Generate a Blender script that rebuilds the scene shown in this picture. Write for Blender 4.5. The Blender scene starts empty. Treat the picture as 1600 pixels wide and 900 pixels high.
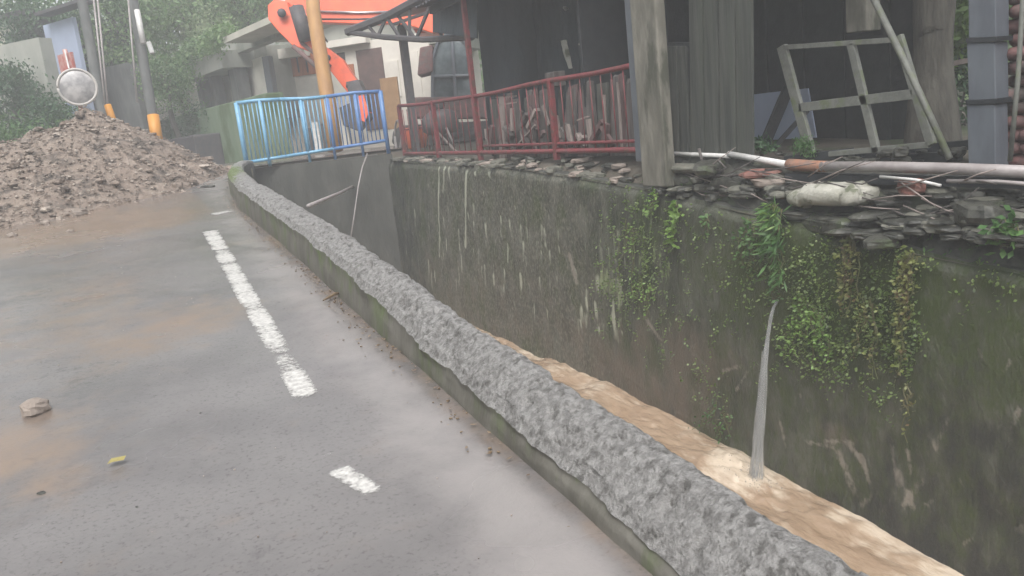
import bpy, math, random
import numpy as np
from mathutils import Matrix, Vector

# ------------------------------------------------------------------ camera, sky, sun, exposure
# world: X across the canal (to the right), Y upstream, Z up; the camera stands 1.5 m above the road at the origin
F, CX, CY = 1240., 800., 450.
_n = np.array([1450-CX, 6500-CY, F]); _up = -_n/np.linalg.norm(_n)
_v = np.array([130-CX, 155-CY, F]); _v /= np.linalg.norm(_v)
_Y = _v-(_v@_up)*_up; _Y /= np.linalg.norm(_Y)
RW = np.array([np.cross(_Y, _up), _Y, _up])
CAM = np.array([0, 0, 1.5])
K = 0.0766                                   # road gradient upstream

sc = bpy.context.scene
COL = sc.collection
cd = bpy.data.cameras.new('camera'); cam = bpy.data.objects.new('camera', cd); COL.objects.link(cam)
cd.sensor_width = 36; cd.lens = F/1600*36; cd.clip_end = 1500; cd.clip_start = 0.05
m = np.eye(4); m[:3, 0] = RW@[1, 0, 0]; m[:3, 1] = RW@[0, -1, 0]; m[:3, 2] = RW@[0, 0, -1]; m[:3, 3] = CAM
cam.matrix_world = Matrix(m.tolist())
sc.camera = cam

W = bpy.data.worlds.new('World'); sc.world = W; W.use_nodes = True
wn = W.node_tree; bg = wn.nodes['Background']
sky = wn.nodes.new('ShaderNodeTexSky'); sky.sky_type = 'NISHITA'; sky.sun_disc = False
SUN_EL, SUN_AZ = math.radians(55), math.radians(-145)
sky.sun_elevation = SUN_EL; sky.sun_rotation = SUN_AZ; sky.air_density = 1.0; sky.dust_density = 4.0
hs = wn.nodes.new('ShaderNodeHueSaturation'); hs.inputs['Saturation'].default_value = 0.22
wn.links.new(sky.outputs[0], hs.inputs['Color']); wn.links.new(hs.outputs[0], bg.inputs['Color'])
bg.inputs['Strength'].default_value = 0.15
sl = bpy.data.lights.new('sun', 'SUN'); so = bpy.data.objects.new('sun', sl); COL.objects.link(so)
sl.energy = 1.5; sl.angle = math.radians(35); sl.color = (1, .975, .95)
sd = Vector((math.sin(SUN_AZ)*math.cos(SUN_EL), math.cos(SUN_AZ)*math.cos(SUN_EL), math.sin(SUN_EL)))
so.rotation_euler = sd.to_track_quat('Z', 'Y').to_euler()
so.location = (0, 0, 30)
vs = sc.view_settings; vs.view_transform = 'Standard'; vs.look = 'None'; vs.gamma = 1; vs.use_curve_mapping = False
sc.display_settings.display_device = 'sRGB'
vs.exposure = 0.97
sc.render.engine = 'CYCLES'
sc.cycles.max_bounces = 6; sc.cycles.diffuse_bounces = 3; sc.cycles.volume_bounces = 1
sc.cycles.use_denoising = True
try: sc.cycles.volume_step_rate = 4
except Exception: pass

# ------------------------------------------------------------------ helpers
rng = np.random.default_rng(7); random.seed(7)
def ray(px, py): return RW@np.array([(px-CX)/F, (py-CY)/F, 1.])
def D(px, py, d): return CAM+ray(px, py)*d                       # point at camera depth d
def PX(px, py, x): r = ray(px, py); return CAM+r*(x/r[0])         # point on the plane X = x
def PY(px, py, y): r = ray(px, py); return CAM+r*(y/r[1])
def PZ(px, py, z): r = ray(px, py); return CAM+r*((z-CAM[2])/r[2])
def PR(px, py, h=0): r = ray(px, py); t = (h-CAM[2])/(r[2]-K*r[1]); return CAM+r*t   # on the road

np.seterr(over='ignore')
def _h(i, j, k, s):
    n = (i*374761393+j*668265263+k*2147483647+s*1274126177) & 0xffffffff
    n = ((n ^ (n >> 13))*1274126177) & 0xffffffff
    n = ((n ^ (n >> 15))*2246822519) & 0xffffffff
    return ((n ^ (n >> 16)) & 0xffff)/65535.
def vnoise(x, y, z=0., s=0):
    x = np.asarray(x, float); y = np.asarray(y, float); z = np.asarray(z, float)+0*x
    xi = np.floor(x).astype(np.int64); yi = np.floor(y).astype(np.int64); zi = np.floor(z).astype(np.int64)
    u = x-xi; v = y-yi; w = z-zi
    u = u*u*(3-2*u); v = v*v*(3-2*v); w = w*w*(3-2*w); r = 0
    for a in (0, 1):
        for b in (0, 1):
            for c in (0, 1):
                r = r+_h(xi+a, yi+b, zi+c, s)*(u if a else 1-u)*(v if b else 1-v)*(w if c else 1-w)
    return r
def fbm(x, y, z=0., o=4, s=0):
    r = 0; a = .5; f = 1.; t = 0
    for i in range(o):
        r = r+a*vnoise(np.asarray(x)*f, np.asarray(y)*f, np.asarray(z)*f, s+i*17); t += a; a *= .5; f *= 2.03
    return r/t
def ss(a, b, x): t = np.clip((x-a)/(b-a), 0, 1); return t*t*(3-2*t)
def kz(y): y = np.asarray(y, float); return K*np.where(y < 15.4, y, 15.4+1.4*(1-np.exp(-(y-15.4)/1.4)))
def road_z(x, y): return kz(y)+0.03*(fbm(np.asarray(x)*.9, np.asarray(y)*.9, 0, 3, 3)-.5)
ORI = {}

class MB:
    def __init__(s): s.v = []; s.f = []; s.n = 0
    def add(s, v, f):
        v = np.asarray(v, float).reshape(-1, 3)
        s.f += [tuple(int(i)+s.n for i in q) for q in f]; s.v.append(v); s.n += len(v); return s
    def beam(s, p0, p1, w, h, side=None):
        p0 = np.array(p0, float); p1 = np.array(p1, float); d = p1-p0; d /= np.linalg.norm(d)
        a = np.array(side if side is not None else ((0, 0, 1) if abs(d[2]) < .9 else (1, 0, 0)), float)
        a = a-(a@d)*d; a /= np.linalg.norm(a); b = np.cross(d, a)
        v = [p+sa*a*h/2+sb*b*w/2 for p in (p0, p1) for sa, sb in ((-1, -1), (-1, 1), (1, 1), (1, -1))]
        return s.add(v, [(0, 1, 2, 3), (7, 6, 5, 4), (0, 4, 5, 1), (1, 5, 6, 2), (2, 6, 7, 3), (3, 7, 4, 0)])
    def box(s, lo, hi):
        lo = np.array(lo, float); hi = np.array(hi, float)
        v = [(x, y, z) for z in (lo[2], hi[2]) for x, y in ((lo[0], lo[1]), (hi[0], lo[1]), (hi[0], hi[1]), (lo[0], hi[1]))]
        return s.add(v, [(3, 2, 1, 0), (4, 5, 6, 7), (0, 1, 5, 4), (1, 2, 6, 5), (2, 3, 7, 6), (3, 0, 4, 7)])
    def tube(s, pts, r, n=10, caps=True):
        pts = np.array(pts, float); m = len(pts); r = np.broadcast_to(np.array(r, float), (m,))
        V = []; prev = None
        for i in range(m):
            d = pts[min(i+1, m-1)]-pts[max(i-1, 0)]; d /= np.linalg.norm(d)+1e-9
            a = prev if prev is not None else (np.array([0, 0, 1.]) if abs(d[2]) < .9 else np.array([1., 0, 0]))
            a = a-(a@d)*d; a /= np.linalg.norm(a); prev = a; b = np.cross(d, a)
            for k in range(n):
                t = 2*math.pi*k/n; V.append(pts[i]+r[i]*(math.cos(t)*a+math.sin(t)*b))
        f = [(i*n+k, i*n+(k+1) % n, (i+1)*n+(k+1) % n, (i+1)*n+k) for i in range(m-1) for k in range(n)]
        if caps: f += [tuple(range(n-1, -1, -1)), tuple((m-1)*n+k for k in range(n))]
        return s.add(V, f)
    def rock(s, c, sz, seed=0, n=7, rough=.35, flat=1.):
        V = []; F_ = []
        for i in range(n+1):
            th = math.pi*i/n
            for k in range(n+3):
                ph = 2*math.pi*k/(n+3); V.append((math.sin(th)*math.cos(ph), math.sin(th)*math.sin(ph), math.cos(th)))
        V = np.array(V); q = n+3
        r = 1-rough+2*rough*fbm(V[:, 0]*1.3+seed*3.1, V[:, 1]*1.3, V[:, 2]*1.3+seed, 2, seed % 97)
        a = random.random()*6.28; ca, sa = math.cos(a), math.sin(a)
        P = np.sign(V)*np.abs(V)**.75*r[:, None]*np.array(sz)/2
        P = np.stack([P[:, 0]*ca-P[:, 1]*sa, P[:, 0]*sa+P[:, 1]*ca, P[:, 2]], 1)+np.array(c)
        F_ = [(i*q+k, (i+1)*q+k, (i+1)*q+(k+1) % q, i*q+(k+1) % q) for i in range(n) for k in range(q)]
        return s.add(P, F_)
    def grid(s, P):
        a, b = P.shape[:2]
        idx = np.arange(a*b).reshape(a, b)
        q = np.stack([idx[:-1, :-1], idx[1:, :-1], idx[1:, 1:], idx[:-1, 1:]], -1).reshape(-1, 4)
        return s.add(P.reshape(-1, 3), q.tolist())
    def quads(s, C, A, B):
        """leaf diamonds: centre, half length vector, half width vector (arrays)"""
        n = len(C); V = np.stack([C-A, C+B, C+A, C-B], 1).reshape(-1, 3)
        q = np.arange(4*n).reshape(n, 4); return s.add(V, q.tolist())
    def build(s, name, mat, parent=None, smooth=False, attrs=None, bevel=0):
        V = np.concatenate(s.v)
        o_ = ORI[parent.name] if parent else np.array([(V[:, 0].min()+V[:, 0].max())/2, (V[:, 1].min()+V[:, 1].max())/2, V[:, 2].min()])
        me = bpy.data.meshes.new(name); me.from_pydata((V-o_).tolist(), [], s.f); me.update()
        if smooth: me.polygons.foreach_set('use_smooth', [True]*len(me.polygons))
        if attrs:
            for k_, a in attrs.items():
                at = me.attributes.new(k_, 'FLOAT', 'POINT'); at.data.foreach_set('value', np.asarray(a, np.float32).ravel())
        me.materials.append(mat)
        ob = bpy.data.objects.new(name, me); COL.objects.link(ob)
        if parent: ob.parent = parent
        else: ob.location = o_
        ORI[ob.name] = o_
        if bevel:
            b = ob.modifiers.new('bevel', 'BEVEL'); b.width = bevel; b.segments = 2; b.limit_method = 'ANGLE'
        return ob

def thing(name, label, cat, loc, group=None):
    o = bpy.data.objects.new(name, None); COL.objects.link(o); o.location = loc; o.empty_display_size = .2
    ORI[o.name] = np.array(loc, float); return tag(o, label, cat, group)
def tag(o, label, cat, group=None, kind=None):
    o['label'] = label; o['category'] = cat
    if group: o['group'] = group
    if kind: o['kind'] = kind
    return o
def struct(o): o['kind'] = 'structure'; return o

# ------------------------------------------------------------------ materials
def mat(name, c1, c2=None, rough=.8, scale=4, stretch=(1, 1, 1), bump=.3, bscale=30, bdist=.02, layers=(), spec=.5,
        c3=None, c3scale=1.2, c3lo=.5, c3hi=.65, metal=0, rough2=None, detail=6, alpha=None, world=False):
    """c1/c2 mixed by noise; c3 in larger patches; layers: (attribute, colour, lo, hi, noise scale, noise stretch)"""
    M = bpy.data.materials.new(name); M.use_nodes = True; t = M.node_tree; N = t.nodes; L = t.links
    b = N['Principled BSDF']
    if world: tc = N.new('ShaderNodeNewGeometry').outputs['Position']
    else: tc = N.new('ShaderNodeTexCoord').outputs['Object']
    def noise(sc_, st=(1, 1, 1), det=detail, seed=0.):
        mp = N.new('ShaderNodeMapping'); mp.inputs['Scale'].default_value = st; mp.inputs['Location'].default_value = (seed, seed*1.7, seed*.6)
        L.new(tc, mp.inputs[0]); n = N.new('ShaderNodeTexNoise'); n.inputs['Scale'].default_value = sc_; n.inputs['Detail'].default_value = det
        n.inputs['Roughness'].default_value = .6
        L.new(mp.outputs[0], n.inputs['Vector']); return n.outputs['Fac']
    def remap(src, lo, hi):
        r = N.new('ShaderNodeMapRange'); r.inputs['From Min'].default_value = lo; r.inputs['From Max'].default_value = hi
        r.interpolation_type = 'SMOOTHSTEP'
        L.new(src, r.inputs['Value']); return r.outputs[0]
    def mix(f, a, c):
        x = N.new('ShaderNodeMix'); x.data_type = 'RGBA'; L.new(f, x.inputs['Factor'])
        if isinstance(a, tuple): x.inputs['A'].default_value = (*a, 1)
        else: L.new(a, x.inputs['A'])
        x.inputs['B'].default_value = (*c, 1); return x.outputs['Result']
    col = tuple(c1)
    if c2: col = mix(remap(noise(scale, stretch), .35, .65), col, tuple(c2))
    if c3: col = mix(remap(noise(c3scale, stretch, 5, 7.3), c3lo, c3hi), col, tuple(c3))
    for i, (an, c, lo, hi, ns, st) in enumerate(layers):
        a = N.new('ShaderNodeAttribute'); a.attribute_name = an
        ad = N.new('ShaderNodeMath'); ad.operation = 'ADD'; L.new(a.outputs['Fac'], ad.inputs[0])
        sb = N.new('ShaderNodeMath'); sb.operation = 'MULTIPLY_ADD'; L.new(noise(ns, st, 5, 3.+i), sb.inputs[0])
        sb.inputs[1].default_value = 1.6; sb.inputs[2].default_value = -.8; L.new(sb.outputs[0], ad.inputs[1])
        col = mix(remap(ad.outputs[0], lo, hi), col, tuple(c))
    if isinstance(col, tuple): b.inputs['Base Color'].default_value = (*col, 1)
    else: L.new(col, b.inputs['Base Color'])
    b.inputs['Roughness'].default_value = rough; b.inputs['Metallic'].default_value = metal
    b.inputs['Specular IOR Level'].default_value = spec
    if rough2 is not None:
        r = N.new('ShaderNodeMapRange'); r.inputs['To Min'].default_value = rough; r.inputs['To Max'].default_value = rough2
        r.inputs['From Min'].default_value = .35; r.inputs['From Max'].default_value = .65
        L.new(noise(scale*.6, (1, 1, 1), 4, 11.), r.inputs['Value']); L.new(r.outputs[0], b.inputs['Roughness'])
    if bump:
        bp = N.new('ShaderNodeBump'); bp.inputs['Strength'].default_value = bump; bp.inputs['Distance'].default_value = bdist
        L.new(noise(bscale, stretch if max(stretch) != min(stretch) else (1, 1, 1), 8, 1.), bp.inputs['Height']); L.new(bp.outputs[0], b.inputs['Normal'])
    if alpha is not None:
        a = N.new('ShaderNodeAttribute'); a.attribute_name = 'keep'
        sb = N.new('ShaderNodeMath'); sb.operation = 'MULTIPLY_ADD'; L.new(noise(alpha, (1, 1, 1), 5, 5.), sb.inputs[0]); sb.inputs[1].default_value = 1.4; sb.inputs[2].default_value = -.7
        ad = N.new('ShaderNodeMath'); ad.operation = 'ADD'; L.new(a.outputs['Fac'], ad.inputs[0]); L.new(sb.outputs[0], ad.inputs[1])
        L.new(remap(ad.outputs[0], .25, 1.0), b.inputs['Alpha'])
    return M
def leafmat(name, c1, c2, c3=None, sc_=3., tr=.25):
    M = mat(name, c1, c2, rough=.5, scale=sc_, bump=0, c3=c3, c3scale=9)
    b = M.node_tree.nodes['Principled BSDF']
    b.inputs['Transmission Weight'].default_value = 0; b.inputs['Subsurface Weight'].default_value = 0
    t = M.node_tree; o = t.nodes['Material Output']; td = t.nodes.new('ShaderNodeBsdfTranslucent'); mx = t.nodes.new('ShaderNodeMixShader')
    src = b.inputs['Base Color'].links[0].from_socket; t.links.new(src, td.inputs[0]); mx.inputs[0].default_value = tr
    t.links.new(b.outputs[0], mx.inputs[1]); t.links.new(td.outputs[0], mx.inputs[2]); t.links.new(mx.outputs[0], o.inputs[0])
    return M

M = {}
M['ground'] = mat('soil', (.07, .06, .045), (.11, .095, .075), rough=.9, scale=2, bump=.6, bscale=8, bdist=.05, c3=(.05, .08, .03), c3scale=.8)
M['road'] = mat('wet asphalt', (.118, .110, .108), (.160, .149, .145), rough=.30, scale=1.1, rough2=.13, bump=.22, bscale=60, bdist=.008,
    c3=(.08, .074, .07), c3scale=55, c3lo=.5, c3hi=.8,
    layers=(('mud', (.20, .145, .105), .1, 1.2, 5, (1, 1, 1)), ('pale', (.245, .225, .215), .0, 1.3, 3, (1, 1, 1)), ('dark', (.075, .07, .068), .25, 1.1, 14, (1, 1, 1))), spec=.5)
M['paint'] = mat('worn white road paint', (.58, .57, .54), (.36, .345, .33), rough=.35, scale=34, bump=.02, bscale=90, alpha=42)
M['cap'] = mat('rough mortar', (.18, .174, .167), (.31, .302, .292), rough=.45, scale=34, bump=1, bscale=85, bdist=.022, c3=(.11, .105, .098), c3scale=24, c3lo=.5, c3hi=.66,
    layers=(('moss', (.12, .16, .05), .4, .7, 12, (1, 1, 1)),))
M['kerbface'] = mat('stained concrete', (.09, .085, .07), (.135, .128, .11), rough=.7, scale=5, stretch=(1, 1, .3), bump=.5, bscale=35, bdist=.01, c3=(.095, .11, .06), c3scale=3,
    layers=(('moss', (.10, .13, .05), .4, .8, 9, (1, 1, .4)), ('pale', (.34, .32, .3), .4, .8, 9, (1, 1, .4))))
M['wall'] = mat('canal wall concrete', (.04, .044, .03), (.10, .102, .08), rough=.5, scale=3.4, stretch=(1, 1, .55), bump=.8, bscale=26, bdist=.025, spec=.4,
    c3=(.042, .056, .022), c3scale=2.6, c3lo=.46, c3hi=.66,
    layers=(('brown', (.115, .095, .072), .3, .9, 3, (1, 1, .6)), ('moss', (.045, .062, .018), .3, 1.0, 11, (1, 1, .6)), ('pale', (.22, .20, .165), .3, 1.0, 24, (1, 1, .7)),
            ('white', (.36, .37, .29), .3, 1.0, 22, (1, 1, .12)), ('lich', (.22, .26, .14), .35, 1.1, 26, (1, 1, .4)), ('dark', (.028, .03, .026), .4, .9, 5, (1, 1, .5))))
M['headwall'] = mat('dark wet concrete', (.038, .04, .034), (.068, .069, .06), rough=.6, scale=2.5, stretch=(1, 1, .3), bump=.4, bscale=25)
M['water'] = mat('muddy water', (.27, .185, .12), (.37, .27, .185), rough=.28, scale=2.5, stretch=(1, .4, 1), bump=.6, bscale=16, bdist=.04, spec=.5,
    layers=(('foam', (.56, .465, .36), .35, 1.0, 9, (1, .4, 1)),), rough2=.12)
M['rock'] = mat('rubble stone', (.2, .165, .14), (.32, .27, .235), rough=.85, scale=2.2, bump=.6, bscale=14, bdist=.03, c3=(.12, .10, .085), c3scale=5)
M['rubble'] = mat('rubble earth', (.20, .155, .125), (.285, .23, .19), rough=.9, scale=5, bump=1, bscale=16, bdist=.06, c3=(.11, .09, .075), c3scale=3, layers=(('tone', (.42, .36, .31), .3, .9, 2, (1, 1, 1)), ('drk', (.09, .07, .058), .3, 1.1, 2, (1, 1, 1))))
M['slate'] = mat('wet dark stone', (.022, .023, .019), (.07, .07, .058), rough=.5, scale=9, bump=.6, bscale=18, c3=(.06, .075, .04), c3scale=4)
M['stone_pale'] = mat('pale field stone', (.10, .10, .08), (.16, .155, .13), rough=.75, scale=7, bump=.5, bscale=18, c3=(.08, .09, .055), c3scale=5)
M['brick'] = mat('red brick', (.22, .09, .07), (.15, .08, .065), rough=.8, scale=12, bump=.4)
M['tile'] = mat('dull red clay', (.17, .08, .075), (.11, .062, .06), rough=.75, scale=10, bump=.4, c3=(.12, .10, .09), c3scale=4)
M['blue'] = mat('pale blue paint', (.13, .32, .50), (.18, .38, .54), rough=.4, scale=9, bump=.15, bscale=60, c3=(.2, .16, .13), c3scale=20, c3lo=.66, c3hi=.72)
M['blue2'] = mat('deeper blue paint', (.075, .17, .40), (.10, .22, .44), rough=.4, scale=9, bump=.15, bscale=60, c3=(.15, .12, .1), c3scale=20, c3lo=.64, c3hi=.7)
M['red'] = mat('dull red paint', (.20, .035, .04), (.14, .03, .035), rough=.5, scale=12, bump=.25, c3=(.10, .05, .04), c3scale=9)
M['wood'] = mat('grey weathered wood', (.065, .057, .053), (.125, .112, .107), rough=.8, scale=7, stretch=(2.2, 2.2, .22), bump=.5, bscale=20)
M['wood_red'] = mat('reddish weathered wood', (.09, .055, .053), (.15, .10, .097), rough=.8, scale=7, stretch=(2.2, 2.2, .22), bump=.5, bscale=20)
M['wood_pale'] = mat('pale split wood', (.29, .24, .22), (.2, .17, .155), rough=.8, scale=9, stretch=(2, 2, .25), bump=.5, bscale=20)
M['board'] = mat('mossy board', (.034, .038, .034), (.068, .072, .062), rough=.7, scale=5, stretch=(3, 3, .18), bump=.4, bscale=18, c3=(.055, .062, .05), c3scale=2.5)
M['post'] = mat('stained concrete post', (.11, .105, .085), (.20, .19, .16), rough=.75, scale=5, stretch=(1, 1, .3), bump=.6, bscale=26, c3=(.06, .062, .045), c3scale=5)
M['greypost'] = mat('grey painted metal', (.12, .135, .155), (.09, .10, .12), rough=.45, scale=5, stretch=(1, 1, .4), bump=.1)
M['dark'] = mat('dark timber and shed shade', (.010, .013, .017), (.02, .023, .027), rough=.7, scale=6, bump=.3)  # kept this dark so the shed interior's shade sits in the colour
M['steel'] = mat('dark rusty steel', (.05, .05, .058), (.075, .065, .065), rough=.6, scale=12, bump=.2)
M['tarp'] = mat('shade-darkened tarpaulin', (.022, .036, .048), (.034, .05, .064), rough=.65, scale=1.6, stretch=(1, 1, .35), bump=.6, bscale=2.5, bdist=.12)  # shade under the shed roof is put into this dark bluish colour
M['framewood'] = mat('weathered window wood', (.12, .125, .112), (.165, .17, .152), rough=.7, scale=9, bump=.3, c3=(.12, .14, .08), c3scale=6)
M['pvc'] = mat('white plastic pipe', (.62, .61, .60), (.5, .49, .47), rough=.35, scale=8, bump=.1)
M['pvcdirty'] = mat('dirty grey pipe', (.33, .30, .295), (.24, .215, .21), rough=.4, scale=6, bump=.1)
M['sleeve'] = mat('orange pipe sleeve', (.33, .16, .10), (.22, .15, .12), rough=.5, scale=14, bump=.3)
M['bag'] = mat('dirty woven sack', (.42, .41, .36), (.27, .265, .22), rough=.8, scale=4, bump=.6, bscale=45, c3=(.12, .13, .085), c3scale=5, c3lo=.53, c3hi=.63)
M['white'] = mat('off-white plaster', (.72, .69, .62), (.62, .59, .53), rough=.8, scale=1.5, bump=.2)
M['cream'] = mat('cream plaster', (.50, .48, .41), (.42, .41, .35), rough=.8, scale=1.2, stretch=(1, 1, .4), bump=.2)
M['greywall'] = mat('grey stained plaster', (.34, .345, .31), (.22, .23, .20), rough=.85, scale=1.0, stretch=(1, 1, .4), bump=.3)
M['mosswall'] = mat('mossy masonry', (.10, .16, .085), (.14, .19, .12), rough=.85, scale=1.6, stretch=(1, 1, .6), bump=.5, bscale=5, c3=(.06, .10, .035), c3scale=.9)
M['browndoor'] = mat('brown timber door', (.14, .085, .075), (.10, .065, .06), rough=.6, scale=4, bump=.2)
M['shutter'] = mat('orange-brown shutter', (.45, .15, .06), (.34, .11, .05), rough=.6, scale=4, stretch=(3, 3, .5), bump=.2)
M['plybd'] = mat('plywood', (.36, .22, .11), (.30, .18, .09), rough=.7, scale=4, bump=.2)
M['orange'] = mat('orange-red machine paint', (.85, .11, .028), (.68, .085, .025), rough=.42, scale=3, bump=.1, c3=(.30, .10, .05), c3scale=2.4, c3lo=.56, c3hi=.75)
M['chrome'] = mat('hydraulic steel', (.45, .44, .45), (.3, .3, .32), rough=.3, metal=.7, scale=5, bump=.05)
M['rubber'] = mat('black rubber', (.03, .03, .03), (.045, .045, .045), rough=.7, bump=.2)
M['ochre'] = mat('ochre painted pole', (.44, .24, .085), (.36, .19, .075), rough=.6, scale=5, stretch=(1, 1, .3), bump=.2)
M['poleconc'] = mat('grey concrete pole', (.085, .09, .088), (.125, .13, .125), rough=.8, scale=5, stretch=(1, 1, .3), bump=.3)
M['yellow'] = mat('orange-yellow reflective band', (.58, .24, .03), (.6, .27, .03), rough=.5, scale=6, bump=.1)
M['black'] = mat('black paint', (.03, .03, .03), rough=.5, bump=.1)
M['mirror'] = mat('convex mirror face', (.50, .48, .47), (.20, .195, .20), rough=.35, metal=.1, scale=3, bump=.0)  # darker blotches are a dark reflection painted into the face colour
M['rim'] = mat('weathered pale plastic rim', (.50, .47, .44), (.4, .38, .36), rough=.5, bump=.1)
M['redpole'] = mat('faded red pole paint', (.42, .09, .07), (.5, .3, .27), rough=.5, scale=6, bump=.1)
M['bluepanel'] = mat('pale blue sheet', (.37, .43, .56), (.33, .38, .5), rough=.6, scale=1, bump=.1)
M['bark'] = mat('wet bark', (.04, .037, .03), (.08, .075, .062), rough=.85, scale=8, stretch=(1.5, 1.5, .3), bump=.9, bscale=14, bdist=.04)
M['stem'] = mat('plant stem', (.12, .14, .05), (.10, .09, .04), rough=.7, bump=.1)
M['leafA'] = leafmat('bright small leaves', (.12, .22, .04), (.18, .29, .07))
M['leafB'] = leafmat('deep green leaves', (.05, .12, .035), (.09, .18, .05))
M['leafC'] = leafmat('yellowish vine leaves', (.14, .18, .045), (.20, .22, .07), (.13, .08, .04))
M['leafT'] = leafmat('tree leaves', (.07, .15, .05), (.15, .25, .09), (.24, .33, .15), .5, .35)
M['leafD'] = leafmat('dark tree leaves', (.03, .08, .035), (.06, .13, .05), None, .6)
M['leafP'] = leafmat('pale bamboo leaves', (.20, .30, .12), (.38, .44, .28), (.11, .2, .07), 1.2, .4)
M['leafW'] = leafmat('wall growth leaves', (.10, .16, .035), (.17, .23, .07), (.06, .09, .03), 5.)
M['yleaf'] = leafmat('yellow fallen leaf', (.42, .36, .12), (.34, .28, .10))
M['brownleaf'] = leafmat('dead leaf', (.16, .11, .07), (.22, .16, .10))
M['glass'] = mat('grimy cab glass', (.06, .075, .085), (.16, .19, .2), rough=.12, scale=2, bump=0)
M['plasticorange'] = mat('orange plastic', (.6, .12, .05), (.5, .1, .05), rough=.5, bump=.1)
M['spout'] = mat('falling water', (.72, .73, .72), (.55, .56, .55), rough=.15, scale=9, stretch=(1, 1, .15), bump=.6, bscale=14, bdist=.02)
_b = M['spout'].node_tree.nodes['Principled BSDF']; _b.inputs['Transmission Weight'].default_value = .55; _b.inputs['IOR'].default_value = 1.2; _b.inputs['Alpha'].default_value = .33

# ------------------------------------------------------------------ the lie of the land
PBY = [-6, 1.8, 3.4, 5.3, 7.6, 10.5, 12.2, 13.4, 14.6, 15.7, 16.5]
PBX = [1.16, 1.24, 1.29, 1.34, 1.43, 1.50, 1.64, 1.80, 2.02, 2.28, 2.52]
def par_x(y): return np.interp(y, PBY, PBX)                    # road side foot of the parapet
def par_h(y): return np.interp(y, [-3, 1.5, 2.7, 3.7, 5.3, 10, 13, 16.5], [.11, .12, .165, .19, .30, .32, .26, .12])     # road side edge of the top
def par_hb(y): return np.interp(y, [-3, 1.5, 3, 5, 10, 13, 16.5], [.20, .215, .26, .32, .33, .27, .12])                # canal side edge
WX = 5.25
def wall_top(y): return np.interp(y, [-8, -2, 3.06, 3.6, 5.3, 7.2, 10.2, 16.4], [-.6, -.25, .19, .24, .45, .68, .90, 1.08])
def terr_z(y): return np.interp(y, [-12, 0, 3.3, 7, 16, 18], [.2, .55, .80, .98, 1.14, 1.25])
def head_y(x): return 16.75-(x-2.5)*(16.75-15.72)/(5.3-2.5)     # line of the headwall / bridge edge
def water_z(x, y): return np.interp(y, [-8, 3.58, 5.3, 7, 12, 17], [-3.0, -2.20, -2.05, -1.92, -1.78, -1.6])

def hill(x, y):
    r = np.maximum(0, y-36)*.45+np.maximum(0, -4.5-x)*.55+np.maximum(0, x-16)*.25+np.maximum(0, -y-14)*.1
    return 14*(1-np.exp(-r/14))
def ground_z(x, y):
    base = kz(y)-.03
    right = np.where(y < 16.4, terr_z(y)-.02, 1.22)
    t = ss(5.35, 5.75, x)
    rz = wall_top(np.minimum(y, 16.4))*(1-t)+right*t-.02
    return np.where((x > 4.9) & (y < 16.4), rz, base)+hill(x, y)+.04*(fbm(x*1.3, y*1.3, 0, 3, 9)-.5)
xs = np.unique(np.concatenate([np.linspace(-400, -20, 12), np.linspace(-20, -4, 20), np.linspace(-4, 1.1, 16), [1.35, 5.28, 5.3, 5.4, 5.5, 5.6, 5.75], np.linspace(6, 20, 29), np.linspace(22, 400, 16)]))
ys = np.unique(np.concatenate([np.linspace(-300, -20, 10), np.linspace(-18, 16.2, 60), [16.45], np.linspace(16.8, 50, 50), np.linspace(54, 500, 18)]))
gx, gy = np.meshgrid(xs, ys, indexing='ij')
gz = ground_z(gx, gy)
V = np.stack([gx, gy, gz], -1).reshape(-1, 3); a_, b_ = gx.shape; idx = np.arange(a_*b_).reshape(a_, b_)
faces = []
for i in range(a_-1):
    for j in range(b_-1):
        xm = (xs[i]+xs[i+1])/2; ym = (ys[j]+ys[j+1])/2
        if 1.34 < xm < 5.28 and -18.1 < ym < 16.45: continue
        faces.append((idx[i, j], idx[i+1, j], idx[i+1, j+1], idx[i, j+1]))
struct(MB().add(V, faces).build('ground', M['ground'], smooth=True))

# canal bed far below the water
struct(MB().add([(0.9, -19, -3.4), (5.6, -19, -3.4), (5.6, 18, -2.6), (0.9, 18, -2.6)], [(0, 1, 2, 3)]).build('canal_bed', M['headwall']))

# road, one sheet; its right edge follows the parapet, and it turns over the bridge at the far end
ny = 520; yy = np.concatenate([np.linspace(-9, 9, 330), np.linspace(9.05, 34, 190)])
nx = 150; uu = np.linspace(0, 1, nx)
P = np.zeros((nx, ny, 3))
for j, y in enumerate(yy):
    x1 = par_x(y)+.03 if y < 16.5 else np.interp(y, [16.5, 16.8, 17.2], [2.5, 5.5, 14])
    x0 = -4.6 if y < 16.4 else -4.6
    P[:, j, 0] = x0+(x1-x0)*(uu if y < 16.5 else uu); P[:, j, 1] = y
P[..., 2] = road_z(P[..., 0], P[..., 1])+.012
X_, Y_ = P[..., 0], P[..., 1]
def blob(cx, cy, rx, ry, X_=X_, Y_=Y_): return np.exp(-(((X_-cx)/rx)**2+((Y_-cy)/ry)**2))
mud = .62*ss(9.5, 12.5, Y_)*(X_ < 1.2)
for px, py, rx, ry, a in [(60, 380, 1.2, 1.2, .8), (200, 350, .7, .8, .6), (330, 490, .3, .5, .75), (250, 520, .4, .4, .4), (30, 700, .35, .45, .85), (90, 760, .2, .25, .5), (150, 355, 1.5, .7, .6), (480, 375, .4, .18, .6), (380, 380, .5, .12, .8), (10, 330, 1, 1, .7)]:
    q = PR(px, py); mud = mud+a*blob(q[0], q[1], rx, ry)
dist = par_x(Y_)-X_
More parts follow.
